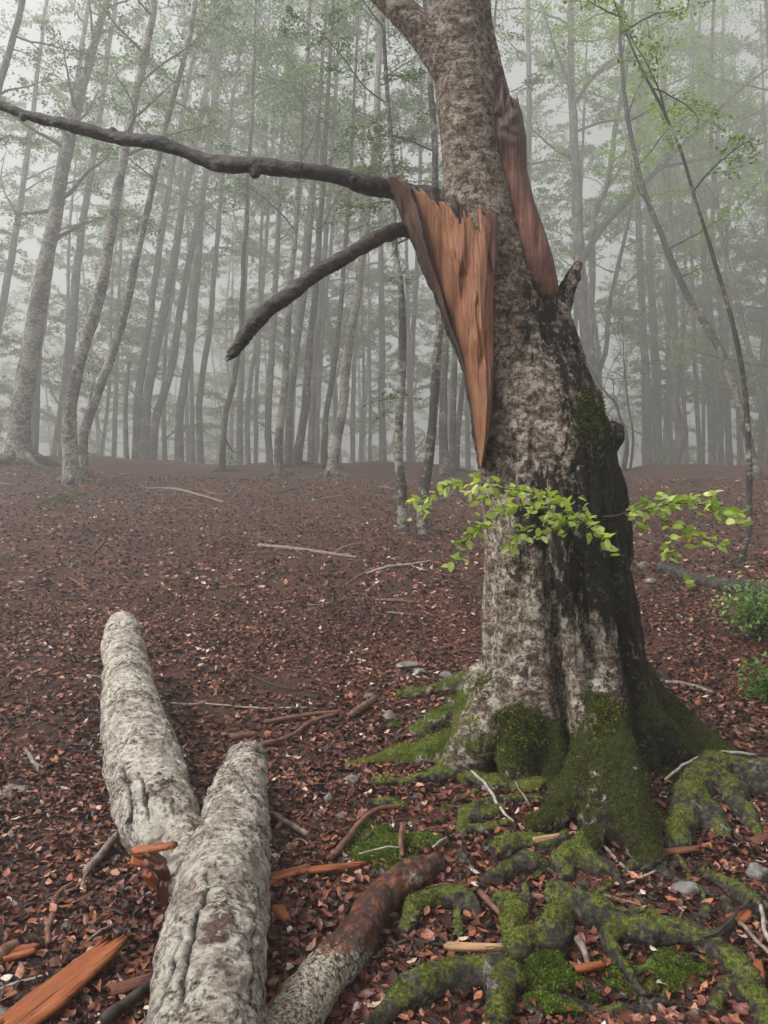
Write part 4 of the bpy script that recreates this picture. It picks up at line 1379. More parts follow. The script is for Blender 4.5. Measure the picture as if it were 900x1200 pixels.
def shard(name, c, L, w, th, ang, tilt, mat, parent=None, seed=0, roll=0.0, taper=0.5):
    """a split piece of wood: long grain, ragged ends, uneven thickness"""
    rg = np.random.default_rng(100 + seed)
    n, m = 26, 9
    t = np.linspace(-0.5, 0.5, n)[:, None]
    u = np.linspace(-0.5, 0.5, m)[None]
    e0 = rg.uniform(-0.09, 0.09, m)[None]
    e1 = rg.uniform(-0.12, 0.12, m)[None]
    tt = t + np.where(t > 0, e1 * (2 * t) ** 6, e0 * (-2 * t) ** 6)
    wid = w * (1 - taper * (t + 0.5) ** 2) * (1 + 0.12 * pnoise(np.stack([t[:, 0] * 4 + seed, 0 * t[:, 0], 0 * t[:, 0]], 1))[:, None])
    X = tt * L
    Y = u * wid + 0 * t
    gp = np.stack([Y * 60, X * 4 + seed, 0 * X], -1).reshape(-1, 3)
    r = pnoise(gp).reshape(n, m)
    bow = 0.03 * L * t * t
    top = th * (0.5 - 0.35 * np.abs(2 * u) ** 5) + 0.22 * th * r + 0.12 * th * u + bow
    bot = -th * 0.4 + 0.1 * th * r + bow
    M = (Matrix.Rotation(math.radians(ang), 3, 'Z') @ Matrix.Rotation(math.radians(-tilt), 3, 'Y') @ Matrix.Rotation(math.radians(roll), 3, 'X'))
    M = np.array(M)
    c = np.asarray(c, float)
    f = np.stack([X + 0 * u, Y, top + 0 * X], -1)
    b = np.stack([X + 0 * u, Y, bot + 0 * X], -1)
    g = np.stack([Y, X + 0 * u, 0 * X + seed], -1)
    return sheet_solid(name, f @ M.T + c, b @ M.T + c, g, mat, parent)


build_forked_log()


def simple_log(name, rows, label, mat, lift=0.7, seed=0, voxel=0.008, knobs=(), amp=0.01, attrs=None, cat='log'):
    root_rows = []
    for r in rows:
        d = Gd(r[0], r[1])
        rad = r[2] / 2 / FPX * d
        # the axis rides one radius above the floor
        dd = d - rad * lift * d / (EYE + 0.01)
        q = P(r[0], r[1], dd)
        root_rows.append([*q, rad])
    c = np.array(root_rows)
    q = cr(c, 90)
    q[:, :3] += np.stack([pnoise(q[:, :3] * 5 + seed), pnoise(q[:, :3] * 5 + seed + 4), 0 * q[:, 0]], 1) * 0.01
    q[:, 3] *= 1 + 0.1 * pnoise(q[:, :3] * 8 + seed)
    parts = [tube(q[:, :3], q[:, 3], 26, True)[:3]]
    for p0, p1, r in knobs:
        parts.append(tube(cr(np.array([p0, (np.array(p0) + np.array(p1)) / 2, p1]), 8), np.linspace(r, r * .6, 8), 12, True)[:3])
    V, F = remesh(parts, voxel)
    V = lap(V, F, 2, 0.5)
    N = normals(V, F)
    V = V + N * (1.5 * amp * fbm(V * 9 + seed, 3) + amp * 0.9 * fbm(V * 26, 3) + amp * 0.5 * (fbm(V * 17 + 5, 2) > 0.06))[:, None]
    e, ax = c[-1, :3], (c[-1, :3] - c[-2, :3]) / np.linalg.norm(c[-1, :3] - c[-2, :3])
    s = (V - e) @ ax
    near = np.linalg.norm(V - e, axis=1) < c[-1, 3] * 3
    V = V + (near * sstep(-c[-1, 3] * 2, 0, s) * (1.2 * ((V - e) @ np.array([0.5, 0, 0.8])) + 0.05 * pnoise(V * 30)))[:, None] * ax
    N = normals(V, F)
    o = mk(name, V, F, mat, None, attrs(V, N) if attrs else None)
    return tag(o, label, cat), V, F, N


def _dl(V, N):
    px, py = to_px(V)
    return {'lichen': np.clip(0.05 + 0.55 * sstep(1080, 1130, py) + 0.5 * np.exp(-((px - 487) / 16) ** 2 - ((py - 1030) / 12) ** 2) + 0.2 * fbm(V * 5, 2), 0, 1)}


simple_log('fallen_branch', [(318, 1235, 62), (345, 1190, 56), (375, 1150, 52), (405, 1115, 46), (426, 1082, 42), (447, 1052, 39), (472, 1034, 35), (494, 1022, 31), (508, 1014, 25)],
           'dark wet red-brown broken branch with pale lichen crust on its lower half', MAT['darklog'], 0.8, 3.0, attrs=_dl, cat='branch')
simple_log('fallen_log', [(772, 664, 10), (790, 671, 13), (820, 680, 15), (850, 686, 16), (885, 690, 15), (930, 696, 12)],
           'dark rotting log lying across the slope behind the leafy bush', MAT['deadlimb'], 0.6, 6.0, 0.02, amp=0.03)

# split planks and chips
g0 = G(72, 1172)
tag(shard('wood_plank', g0 + [0, 0, 0.045], 0.40, 0.150, 0.026, 66, 5, MAT['chip'], None, 31, -8, 0.45), 'long flat slab of fresh orange-red split wood on the litter', 'plank')
for k, (x, y, L, w, ang, lab, mm) in enumerate([
        (338, 1032, 0.16, 0.05, 28, 'short orange wood chip with pale edge beside the forked log', 'chip'),
        (385, 1026, 0.26, 0.04, 8, 'long thin orange splinter lying between log and wet branch', 'chip'),
        (330, 1082, 0.11, 0.05, -65, 'ragged orange bark chip touching the forked log', 'chip'),
        (555, 1138, 0.17, 0.026, -6, 'pale cream split wood sliver on the mossy root', 'pale'),
        (318, 1040, 0.09, 0.035, 40, 'stubby orange splinter tucked against the forked log', 'chip'),
        (318, 1190, 0.07, 0.03, 75, 'small orange chip between the log and lichen-crusted branch', 'chip'),
        (690, 950, 0.0, 0.0, 0, '', ''),
        (795, 1004, 0.17, 0.035, 8, 'dark red bark strip lying below the mossy buttress', 'wood_red'),
        (690, 1142, 0.10, 0.028, 10, 'orange splinter lying on the mossy bank', 'chip'),
        (25, 1125, 0.10, 0.07, 20, 'curled orange bark flake beside the split slab', 'chip'),
        (155, 1165, 0.12, 0.05, 25, 'broken brown-orange bark flake between slab and forked log', 'wood_red'),
        (640, 1006, 0.10, 0.03, 15, 'pinkish grey wood flake lying on a mossy root', 'pale'),
        (868, 1082, 0.09, 0.06, 30, 'crumbly orange rotten wood piece among the right roots', 'chip'),
        (888, 1152, 0.08, 0.045, 60, 'small orange wood chip beside the end of the long root', 'chip'),
        (892, 990, 0.12, 0.05, 30, 'red-brown bark flake near the arching root', 'wood_red'),
        (583, 1004, 0.07, 0.022, 85, 'short upright orange splinter stuck beside a curled root', 'chip')]):
    if L:
        sd = shard('wood_chip', G(x, y) + [0, 0, 0.028 + (0.05 if 'root' in lab and 'mossy' in lab else 0)], L, w, 0.02, ang, 3, MAT[mm], None, 50 + k, 0, 0.5)
        tag(sd, lab, 'wood chip')

# ------------------------------------------------------------------ sticks
def stick(rows, mat, label=None, group=None, lift=0.012, forks=(), name='stick', seed=0):
    mb = MB()
    for rr in (rows, *forks):
        out = []
        for r in rr:
            d = Gd(r[0], r[1])
            q = P(r[0], r[1], d)
            rad = r[2] / 2 / FPX * d * (0.62 if mat is MAT['stick_white'] else 0.9)
            q[2] = float(H(q[0:1], q[1:2])[0]) + rad * 0.5 + (r[3] if len(r) > 3 else lift)
            out.append([*q, rad])
        n = max(12, len(rr) * 6)
        q = cr(np.array(out), n)
        q[:, :3] += np.stack([pnoise(q[:, :3] * 13 + seed), pnoise(q[:, :3] * 13 + seed + 4), 0.5 * pnoise(q[:, :3] * 13 + seed + 8)], 1) * 0.008
        q[:, 3] *= 1 + 0.18 * pnoise(q[:, :3] * 20 + seed)
        mb.tube(q[:, :3], np.maximum(q[:, 3], 0.0015), 8, True)
    o = mb.build(name, mat)
    return tag(o, label, 'stick', group)


S = MAT
stick([(122, 1212, 17), (165, 1180, 16), (180, 1165, 13)], S['stick_dark'], 'thick blackened stick end poking from under the forked log', lift=0.03)
stick([(55, 1110, 8), (60, 1080, 8), (68, 1055, 8), (86, 1040, 6)], S['stick_brown'], 'short bent brown stick near the orange slab')
stick([(100, 1030, 9), (118, 1010, 10), (137, 990, 9)], S['stick'], 'straight greyish stick leaning to the log arm', lift=0.03, forks=[[(104, 1022, 4), (98, 1040, 3), (96, 1050, 2)]])
stick([(385, 1015, 9), (405, 995, 8), (425, 972, 8), (445, 957, 7), (470, 953, 6)], S['stick_brown'], 'curved brown stick beside the bright green moss patch', lift=0.03)
stick([(360, 988, 8), (335, 972, 8), (318, 962, 9), (309, 960, 8)], S['stick'], 'grey stick right of the short log arm', lift=0.02)
stick([(313, 1040, 3), (330, 1002, 4), (350, 990, 3), (365, 1000, 3)], S['stick'], 'thin wavy twig beside the orange splinters')
stick([(305, 880, 8), (340, 868, 6), (365, 852, 7), (395, 842, 6)], S['stick_brown'], 'forked brown stick behind the short log arm', lift=0.02, forks=[[(310, 852, 6), (345, 846, 6), (400, 838, 5)], [(300, 866, 7), (270, 872, 10)]])
stick([(410, 843, 9), (428, 832, 10), (440, 824, 9)], S['stick_brown'], 'stubby brown stick beyond the cut mossy root')
stick([(200, 826, 4), (225, 830, 6), (240, 825, 5)], S['stick_white'], 'pale crooked twig beside the long log arm', forks=[[(240, 827, 3), (300, 833, 3), (360, 831, 4)]])
stick([(302, 641, 4), (340, 645, 6), (378, 650, 5), (418, 655, 4)], S['stick'], 'long pale grey stick on the open slope', forks=[[(392, 649, 3), (408, 642, 4), (428, 637, 2)]])
stick([(430, 673, 5), (455, 667, 6), (480, 663, 6), (505, 659, 4)], S['stick_white'], 'pale bleached stick below the twin lichened trunks', forks=[[(480, 663, 3), (500, 670, 2)]])
stick([(438, 705, 3), (460, 707, 5), (487, 709, 3)], S['stick_brown'], 'small brown stick left of the old trunk')
stick([(170, 573, 3), (205, 575, 4), (235, 582, 3), (262, 590, 3)], S['stick'], 'long thin stick lying under the leaning left trunks')
stick([(150, 770, 3), (250, 757, 3), (280, 742, 2)], S['stick_dark'], 'thin dark stick beyond the long log arm')
stick([(780, 803, 5), (805, 805, 5), (836, 815, 5)], S['stick'], 'pale stick right of the old trunk')
stick([(735, 628, 4), (755, 634, 5), (790, 645, 5)], S['stick_dark'], 'dark thick stick lying behind the leafy shoot')
stick([(780, 929, 5, .06), (800, 914, 6, .07), (830, 906, 6, .10), (862, 910, 6, .13), (885, 912, 5, .12)], S['stick_white'], 'white bare root-like twig draped on the arching root')
stick([(552, 916, 5, .06), (572, 935, 6, .05), (585, 955, 6, .03), (602, 970, 5)], S['stick_white'], 'thin white twig across the lower mossy roots')
stick([(601, 923, 3, .05), (612, 938, 3, .03), (622, 947, 3)], S['stick'], 'short thin twig right of the white twig')
stick([(634, 965, 5, .04), (655, 946, 5, .03), (674, 928, 4, .03)], S['stick'], 'dark grey twig leaning on the front buttress toe')
stick([(735, 1040, 4), (750, 1034, 5), (768, 1025, 4)], S['stick_white'], 'short white twig on the bare bank between roots')
stick([(700, 992, 4), (716, 1005, 5), (738, 1030, 4)], S['stick'], 'grey twig running down from the front buttress')
stick([(563, 1056, 8), (575, 1070, 8), (586, 1084, 6)], S['stick_brown'], 'pinkish brown broken stick between two mossy roots', lift=0.03)
stick([(676, 1112, 9, .03), (686, 1128, 9, .02), (690, 1140, 6)], S['stick'], 'stubby grey dead root tip under the long root')
stick([(823, 1120, 4), (845, 1112, 5), (870, 1078, 5), (888, 1062, 4)], S['stick_dark'], 'dark angled twig among the right roots', lift=0.05)
stick([(866, 1120, 5), (885, 1140, 5), (905, 1160, 5)], S['stick'], 'grey twig crossing the long root near its end', lift=0.09)
stick([(893, 1078, 7, .06), (896, 1100, 8, .03), (902, 1120, 8)], S['stick_white'], 'pale thick twig beside the orange rotten wood', lift=0.03)
stick([(430, 960, 0.1), (472, 950, 0.1)], S['stick_brown'], 'fine hair-like twig near the moss patch')
stick([(420, 1013, 3), (450, 1008, 4), (468, 1008, 3)], S['stick_white'], 'thin pale twig lying across the bright moss', lift=0.05)
stick([(470, 1012, 7, .02), (471, 998, 7, .05), (470, 988, 5, .07)], S['stick_brown'], 'short brown stick standing upright in the moss', lift=0.04)
stick([(506, 1012, 5, .05), (516, 1000, 5, .04), (524, 990, 4, .03)], S['stick_white'], 'pale twig end beside the tip of the wet branch')
stick([(0, 1132, 18), (10, 1122, 18), (20, 1118, 14)], S['stick_brown'], 'thick pinkish stick end at the left of the slab', lift=0.02)
stick([(0, 1160, 6), (20, 1155, 6), (50, 1146, 5)], S['stick_white'], 'pale grey lichened twig above the orange slab')
stick([(30, 880, 5), (40, 898, 6), (52, 904, 4)], S['stick'], 'crooked grey twig beside the white stone')
stick([(395, 1128, 5), (370, 1140, 4)], S['stick_dark'], 'dark short twig next to the wet branch')
stick([(450, 1120, 4), (480, 1108, 5), (520, 1112, 5), (545, 1116, 4)], S['stick_dark'], 'black wet twig between the wet branch and lower roots', forks=[[(490, 1109, 3), (505, 1120, 3)]])
for k in range(70):
    rg = random.Random(300 + k)
    y = 560 + 620 * rg.random() ** 1.6
    x = rg.uniform(5, 895)
    if 560 < x < 760 and y < 900:
        continue
    ln = rg.uniform(14, 34) * (1 if y > 700 else 0.8)
    a = rg.gauss(0, 0.5)
    dx, dy = ln * math.cos(a), ln * math.sin(a) * 0.55
    w = rg.uniform(2, 4) * (0.6 + 0.6 * (y - 560) / 600)
    stick([(x - dx, y - dy, w), (x + rg.uniform(-3, 3), y + rg.uniform(-3, 3), w), (x + dx, y + dy, w * 0.6)], S[rg.choice(['stick', 'stick', 'stick_dark', 'stick_brown'])],
          'small thin twig lying loose on the leaf litter', 'twigs scattered over the leaf litter', 0.010, (), 'twig', k)

# ------------------------------------------------------------------ stones
def stone(x, y, w, label, group=None, seed=0, flat=0.6):
    d = Gd(x, y)
    c = G(x, y)
    r = w / 2 / FPX * d
    n, m = 12, 18
    th = np.linspace(0.001, np.pi - 0.001, n)[:, None]
    ph = np.linspace(0, 2 * np.pi, m, endpoint=False)[None]
    D = np.stack([np.sin(th) * np.cos(ph), np.sin(th) * np.sin(ph), np.cos(th) + 0 * ph], -1).reshape(-1, 3)
    k = 1 + 0.35 * pnoise(D * 1.3 + seed * 7.1) + 0.12 * pnoise(D * 3.1 + seed)
    V = D * k[:, None] * r * np.array([1, 0.8, flat]) + c + np.array([0, 0, r * flat * 0.35])
    i = np.arange(n - 1)[:, None] * m
    j = np.arange(m)[None]
    Q = np.stack([i + j, i + m + j, i + m + (j + 1) % m, i + (j + 1) % m], -1).reshape(-1, 4)
    tag(mk('stone', V, Q, MAT['stone']), label, 'stone', group)


stone(14, 930, 34, 'flat whitish stone lying alone left of the log', None, 1, 0.3)
stone(457, 844, 17, 'rounded grey stone below the cut mossy root end', None, 2, .8)
stone(478, 782, 30, 'flat pale grey stone behind the old tree', None, 3, 0.25)
stone(492, 790, 16, 'small grey stone beside the flat pale stone', None, 4, .5)
stone(524, 794, 17, 'lumpy lichened grey stone touching the old tree base', None, 5, .7)
stone(433, 820, 15, 'dark grey stone by the stubby brown stick', None, 6, .6)
stone(413, 916, 19, 'angular grey stone near a mossy root tip', None, 7, .6)
stone(399, 957, 12, 'small white stone near the curved brown stick', None, 8, .6)
stone(575, 926, 20, 'white stone wedged among the lower mossy roots', None, 9, .6)
stone(887, 1030, 26, 'pale grey stone at the right beside the roots', None, 10, .9)
stone(805, 1045, 30, 'mossy grey stone on the bare bank', None, 11, .5)
stone(754, 665, 12, 'pale stone left of the dark rotting log', None, 12, 1.0)
stone(762, 683, 14, 'dark stone below the dark rotting log', None, 13, .6)
stone(720, 1056, 10, 'small cream pebble above the long root', None, 14, .6)
stone(385, 940, 12, 'grey upright stone left of the moss patch', None, 15, 1.5)
for k in range(26):
    rg = random.Random(900 + k)
    stone(rg.uniform(5, 560) if k % 3 else rg.uniform(740, 890), 760 + 400 * rg.random(), rg.uniform(5, 10), 'tiny pale pebble half buried in the leaf litter', 'pebbles in the leaf litter', 20 + k, .6)


# ------------------------------------------------------------------ moss on the floor
def moss_patch(x, y, w, h, label, count, mat='mossgreen', size=0.009, hump=0.017):
    d0 = Gd(x, y)
    c = G(x, y)
    rx = w / 2 / FPX * d0
    ry = max(0.06, (Gd(x, y - h / 2) - Gd(x, min(1190, y + h / 2))) / 2)
    n = 34
    a = np.linspace(-1, 1, n)
    U, W = np.meshgrid(a, a)
    X, Y = c[0] + U * rx * 1.15, c[1] + W * ry * 1.15
    pn = pnoise(np.stack([X.ravel() * 9, Y.ravel() * 9, 0 * X.ravel()], 1)).reshape(n, n)
    rad = np.sqrt(U ** 2 + W ** 2) + 0.75 * pn + 0.35 * pnoise(np.stack([X.ravel() * 24, Y.ravel() * 24, 0 * X.ravel() + 3], 1)).reshape(n, n)
    top = np.clip(1 - rad ** 2, -0.6, 1)
    Z = H(X, Y) + 0.004 + hump * top * (1 + 0.5 * pnoise(np.stack([X.ravel() * 22, Y.ravel() * 22, 0 * X.ravel()], 1)).reshape(n, n))
    Z = np.where(top < -0.1, H(X, Y) - 0.03, Z)
    V = np.stack([X.ravel(), Y.ravel(), Z.ravel()], 1)
    i = np.arange(n - 1)[:, None] * n + np.arange(n - 1)[None]
    Q = np.stack([i, i + 1, i + n + 1, i + n], -1).reshape(-1, 4)
    o = mk('moss_patch', V, Q, MAT[mat], None, {'tint': np.clip(0.30 + 0.3 * pn.ravel(), 0, 1)})
    tag(o, label, 'moss', kind='stuff')
    N = normals(V, [Q])
    tufts('moss', V, [Q], N, np.clip(top.ravel() + 0.1, 0, 1), count, size, MAT[mat], o, _r, 3, 1.0)


moss_patch(443, 998, 66, 46, 'bright green cushion of moss beyond the wet branch', 4200)
moss_patch(496, 992, 56, 26, 'smaller bright moss cushion at the tip of the wet branch', 2200)
moss_patch(650, 1152, 90, 60, 'leafy green moss mat below the long root', 4200)
moss_patch(770, 1150, 110, 50, 'yellow-green moss film on the bank under the long root', 4200, 'mossgreen', 0.008, 0.015)
moss_patch(660, 1186, 80, 30, 'moss mat at the thin dark root', 2000)
moss_patch(780, 908, 44, 36, 'moss clump between buttress and right root', 1500, 'moss')
moss_patch(462, 852, 13, 8, 'tiny green moss cushion near the rounded stone', 200)
moss_patch(75, 585, 22, 14, 'green moss pad at the foot of the twisted left trunks', 700, 'moss', 0.03)
moss_patch(432, 975, 26, 14, 'thin moss scraps above the bright moss cushion', 500)

# ================================================================== the misty stand of beeches
def grow_tree(spec, k):
    """spec: path pixels from base up, depth, base width px, label, group, options"""
    path, D, wpx, label, group, opt = spec
    rng = random.Random(1000 + k)
    nr = np.random.default_rng(1000 + k)
    path = [tuple(p) for p in path]
    if D < 22.6:
        D = min(Gd(path[0][0], path[0][1]), 42.0)
    elif D < 200:
        D = 42 + (D - 22.6) * 2.6
    else:
        D -= 200
    SZ = min(1.9, max(0.62, D / 20.0))
    dz = opt.get('lean', rng.uniform(-0.03, 0.05))
    y0 = path[0][1]
    pts = [P(x, y, D * (1 + dz * (y0 - y) / 600.0)) for x, y in path]
    zb = float(H(pts[0][0:1], pts[0][1:2])[0])
    pts[0][2] = min(pts[0][2], zb) if abs(pts[0][2] - zb) > 0.05 else zb
    foot = pts[0].copy()
    foot[2] = zb - 0.25
    # go on above the frame, straightening up
    ztop = opt['top'] if 'top' in opt else EYE + (600 + rng.uniform(60, 260)) / FPX * D
    d = pts[-1] - pts[-2]
    d /= np.linalg.norm(d)
    p = pts[-1].copy()
    if not opt.get('snag'):
        while p[2] < ztop:
            d = d * 0.8 + np.array([rng.gauss(0, 0.06), rng.gauss(0, 0.06), 0.3])
            d /= np.linalg.norm(d)
            p = p + d * 1.4 * SZ
            pts.append(p.copy())
    pts = np.array([foot] + pts)
    r0 = wpx / 2 / FPX * D
    q = cr(pts, 44 if not opt.get('snag') else 16)
    n = len(q)
    L = np.concatenate([[0], np.cumsum(np.linalg.norm(np.diff(q, axis=0), axis=1))])
    hgt = L / L[-1]
    rad = r0 * (1 - 0.80 * hgt ** 0.9) * (1 + 0.75 * np.exp(-L / 0.38) * (r0 > 0.06)) * (1 + 0.10 * pnoise(q * 1.7 + k))
    if opt.get('snag'):
        rad = r0 * (1 - 0.4 * hgt)
    q = q + np.stack([pnoise(q * 0.9 + k), pnoise(q * 0.9 + k + 7), 0 * L], 1) * min(0.05, r0 * 0.7) * (hgt > 0.03)[:, None]
    root = empty(opt.get('name', 'beech_tree'), (q[1][0], q[1][1], zb))
    tag(root, label, 'tree', group)
    tb = MB()
    V, Q, T, _ = tube(q, rad, 12, True)
    N = V - np.vstack([np.repeat(q, 12, 0), q[:1], q[-1:]])
    V = V + N * (0.16 * fbm(V * 2.2 + k, 2) + 0.10 * fbm(V * 7, 2))[:, None]
    tint = opt.get('pale', 0.3)
    tb.add(V, Q, T, tint)
    # surface roots at the foot
    for j in range(opt.get('roots', 4 if r0 > 0.10 else 2)):
        a = rng.uniform(0, 6.28)
        rl = rng.uniform(0.35, 0.9) * (0.5 + r0 * 2.4) * SZ
        rp = []
        for s in (0, 0.3, 0.65, 1.0):
            x = q[1][0] + math.cos(a + s * rng.uniform(-.4, .4)) * (r0 * 0.5 + rl * s)
            y = q[1][1] + math.sin(a + s * rng.uniform(-.4, .4)) * (r0 * 0.5 + rl * s)
            rp.append([x, y, float(H(np.array([x]), np.array([y]))[0]) + (0.22 * r0 / 0.2 * (1 - s) ** 2 + 0.01 - 0.03 * s)])
        tb.tube(cr(np.array(rp), 10), np.linspace(r0 * 0.48, 0.012, 10), 7, True, tint - 0.2)
    cb = MB()
    if opt.get('snag'):
        tb.build('trunk', MAT['bgbark'], root)
        return root
    tw = MB()
    leaf_p, leaf_R, leaf_s = [], [], []

    def spray(base, dr, length, nl, lsize):
        """a twig with leaves held in a flat spray"""
        dr = dr / np.linalg.norm(dr)
        m = 5
        tp = [base]
        dd = dr.copy()
        for _ in range(m):
            dd = dd + np.array([rng.gauss(0, .16), rng.gauss(0, .16), rng.gauss(-0.06, .08)])
            dd /= np.linalg.norm(dd)
            tp.append(tp[-1] + dd * length / m)
        tp = np.array(tp)
        tw.tube(tp, np.linspace(max(0.005, length * 0.006), 0.002, m + 1), 3, False, 0.0)
        sd = np.cross(dr, [0, 0, 1])
        sd /= np.linalg.norm(sd) + 1e-6
        t = nr.random(nl) ** 0.75
        pos = np.stack([np.interp(t * m, np.arange(m + 1), tp[:, c]) for c in range(3)], 1)
        lat = nr.normal(0, 1, nl) * length * 0.20 * (1.1 - t)
        pos = pos + sd[None] * lat[:, None] + nr.normal(0, 1, (nl, 3)) * np.array([0.05, 0.05, 0.045]) * SZ
        leaf_p.append(pos)
        leaf_R.append(rotmats(nr.uniform(0, 6.283, nl), nr.normal(-0.15, 0.45, nl), nr.normal(0, 0.45, nl)))
        leaf_s.append(nr.uniform(0.75, 1.25, nl) * lsize)

    def bough(base, dr, length, r, dens):
        dr = dr / np.linalg.norm(dr)
        bp = [base]
        dd = dr.copy()
        m = 8
        for _ in range(m):
            dd = dd + np.array([rng.gauss(0, .13), rng.gauss(0, .13), rng.gauss(0.015, .10)])
            dd /= np.linalg.norm(dd)
            bp.append(bp[-1] + dd * length / m)
        bp = np.array(bp)
        tb.tube(cr(bp, 14), np.linspace(r, max(0.006, r * 0.2), 14), 5, False, -0.1)
        nt = max(3, int(length / SZ * 3.4 * dens))
        for j in range(nt):
            f = 0.22 + 0.78 * (j + rng.random()) / nt
            i = min(m - 1, int(f * m))
            b = bp[i] + (bp[i + 1] - bp[i]) * (f * m - i)
            ax = (bp[i + 1] - bp[i]) / np.linalg.norm(bp[i + 1] - bp[i])
            sd = np.cross(ax, [0, 0, 1]) * (1 if j % 2 else -1)
            out = ax * rng.uniform(.3, 1) + sd * rng.uniform(.4, 1.1) + np.array([0, 0, rng.uniform(-.25, .25)])
            spray(b, out, rng.uniform(0.5, 1.25) * SZ, int(46 * opt.get('leafy', 1.0)), opt.get('lsize', 0.085 * max(0.8, SZ * 1.02)))

    lo = opt.get('low', 0.38)
    nb = int(opt.get('boughs', 14))
    for j in range(nb):
        f = lo + (0.99 - lo) * ((j + rng.random()) / nb)
        i = int(np.searchsorted(hgt, f))
        i = min(i, n - 2)
        a = rng.uniform(0, 6.28)
        el = rng.uniform(0.05, 0.75)
        dr = np.array([math.cos(a) * math.cos(el), math.sin(a) * math.cos(el), math.sin(el)])
        bough(q[i], dr, rng.uniform(1.4, 3.8) * SZ * (1.15 - 0.45 * f) * opt.get('spread', 1.0), max(0.014, rad[i] * 0.38), 1.0)
    for rows, w in opt.get('limbs', ()):
        lp = np.array([P(x, y, D + (r[0] if r else 0)) for x, y, *r in rows])
        c = cr(lp, 26)
        tb.tube(c, np.linspace(w / 2 / FPX * D, 0.012, 26), 7, False, -0.1)
        ll = np.linalg.norm(np.diff(c, axis=0), axis=1).sum()
        for j in range(int(ll / SZ * 2.6)):
            i = rng.randrange(7, 25)
            ax = c[i] - c[i - 1]
            ax /= np.linalg.norm(ax)
            out = ax * rng.uniform(.2, 1) + np.array([rng.gauss(0, .5), rng.gauss(0, .8), rng.uniform(-.4, .5)])
            spray(c[i], out, rng.uniform(0.5, 1.2) * SZ, int(40 * opt.get('leafy', 1.0)), opt.get('lsize', 0.085 * max(0.8, SZ * 1.02)))
    for x, y, w, nl in opt.get('tufts', ()):
        b = P(x, y, D)
        for j in range(nl):
            spray(b, np.array([rng.gauss(0, 1), rng.gauss(0, 1), rng.gauss(-.1, .3)]), w / FPX * D * rng.uniform(.6, 1.2), 16, 0.06)
    tb.build('trunk', MAT['bgbark'], root)
    if leaf_p:
        pos, R, s = np.vstack(leaf_p), np.concatenate(leaf_R), np.concatenate(leaf_s)
        Vl, Fl = leaf_cloud(pos, s, R, _LEAF4, _LEAF4_T, 0.6, nr)
        tn = np.clip(nr.normal(0.45, 0.2, len(pos)) + 0.35 * pnoise(pos * 0.45 + k) + opt.get('bright', 0.0), 0, 1)
        mk('crown', Vl, Fl, MAT['canopy'], root, {'tint': np.repeat(tn, 4)}, False)
        tag(tw.build('fine_twigs', MAT['bgbark'], root), kind='stuff')
    return root


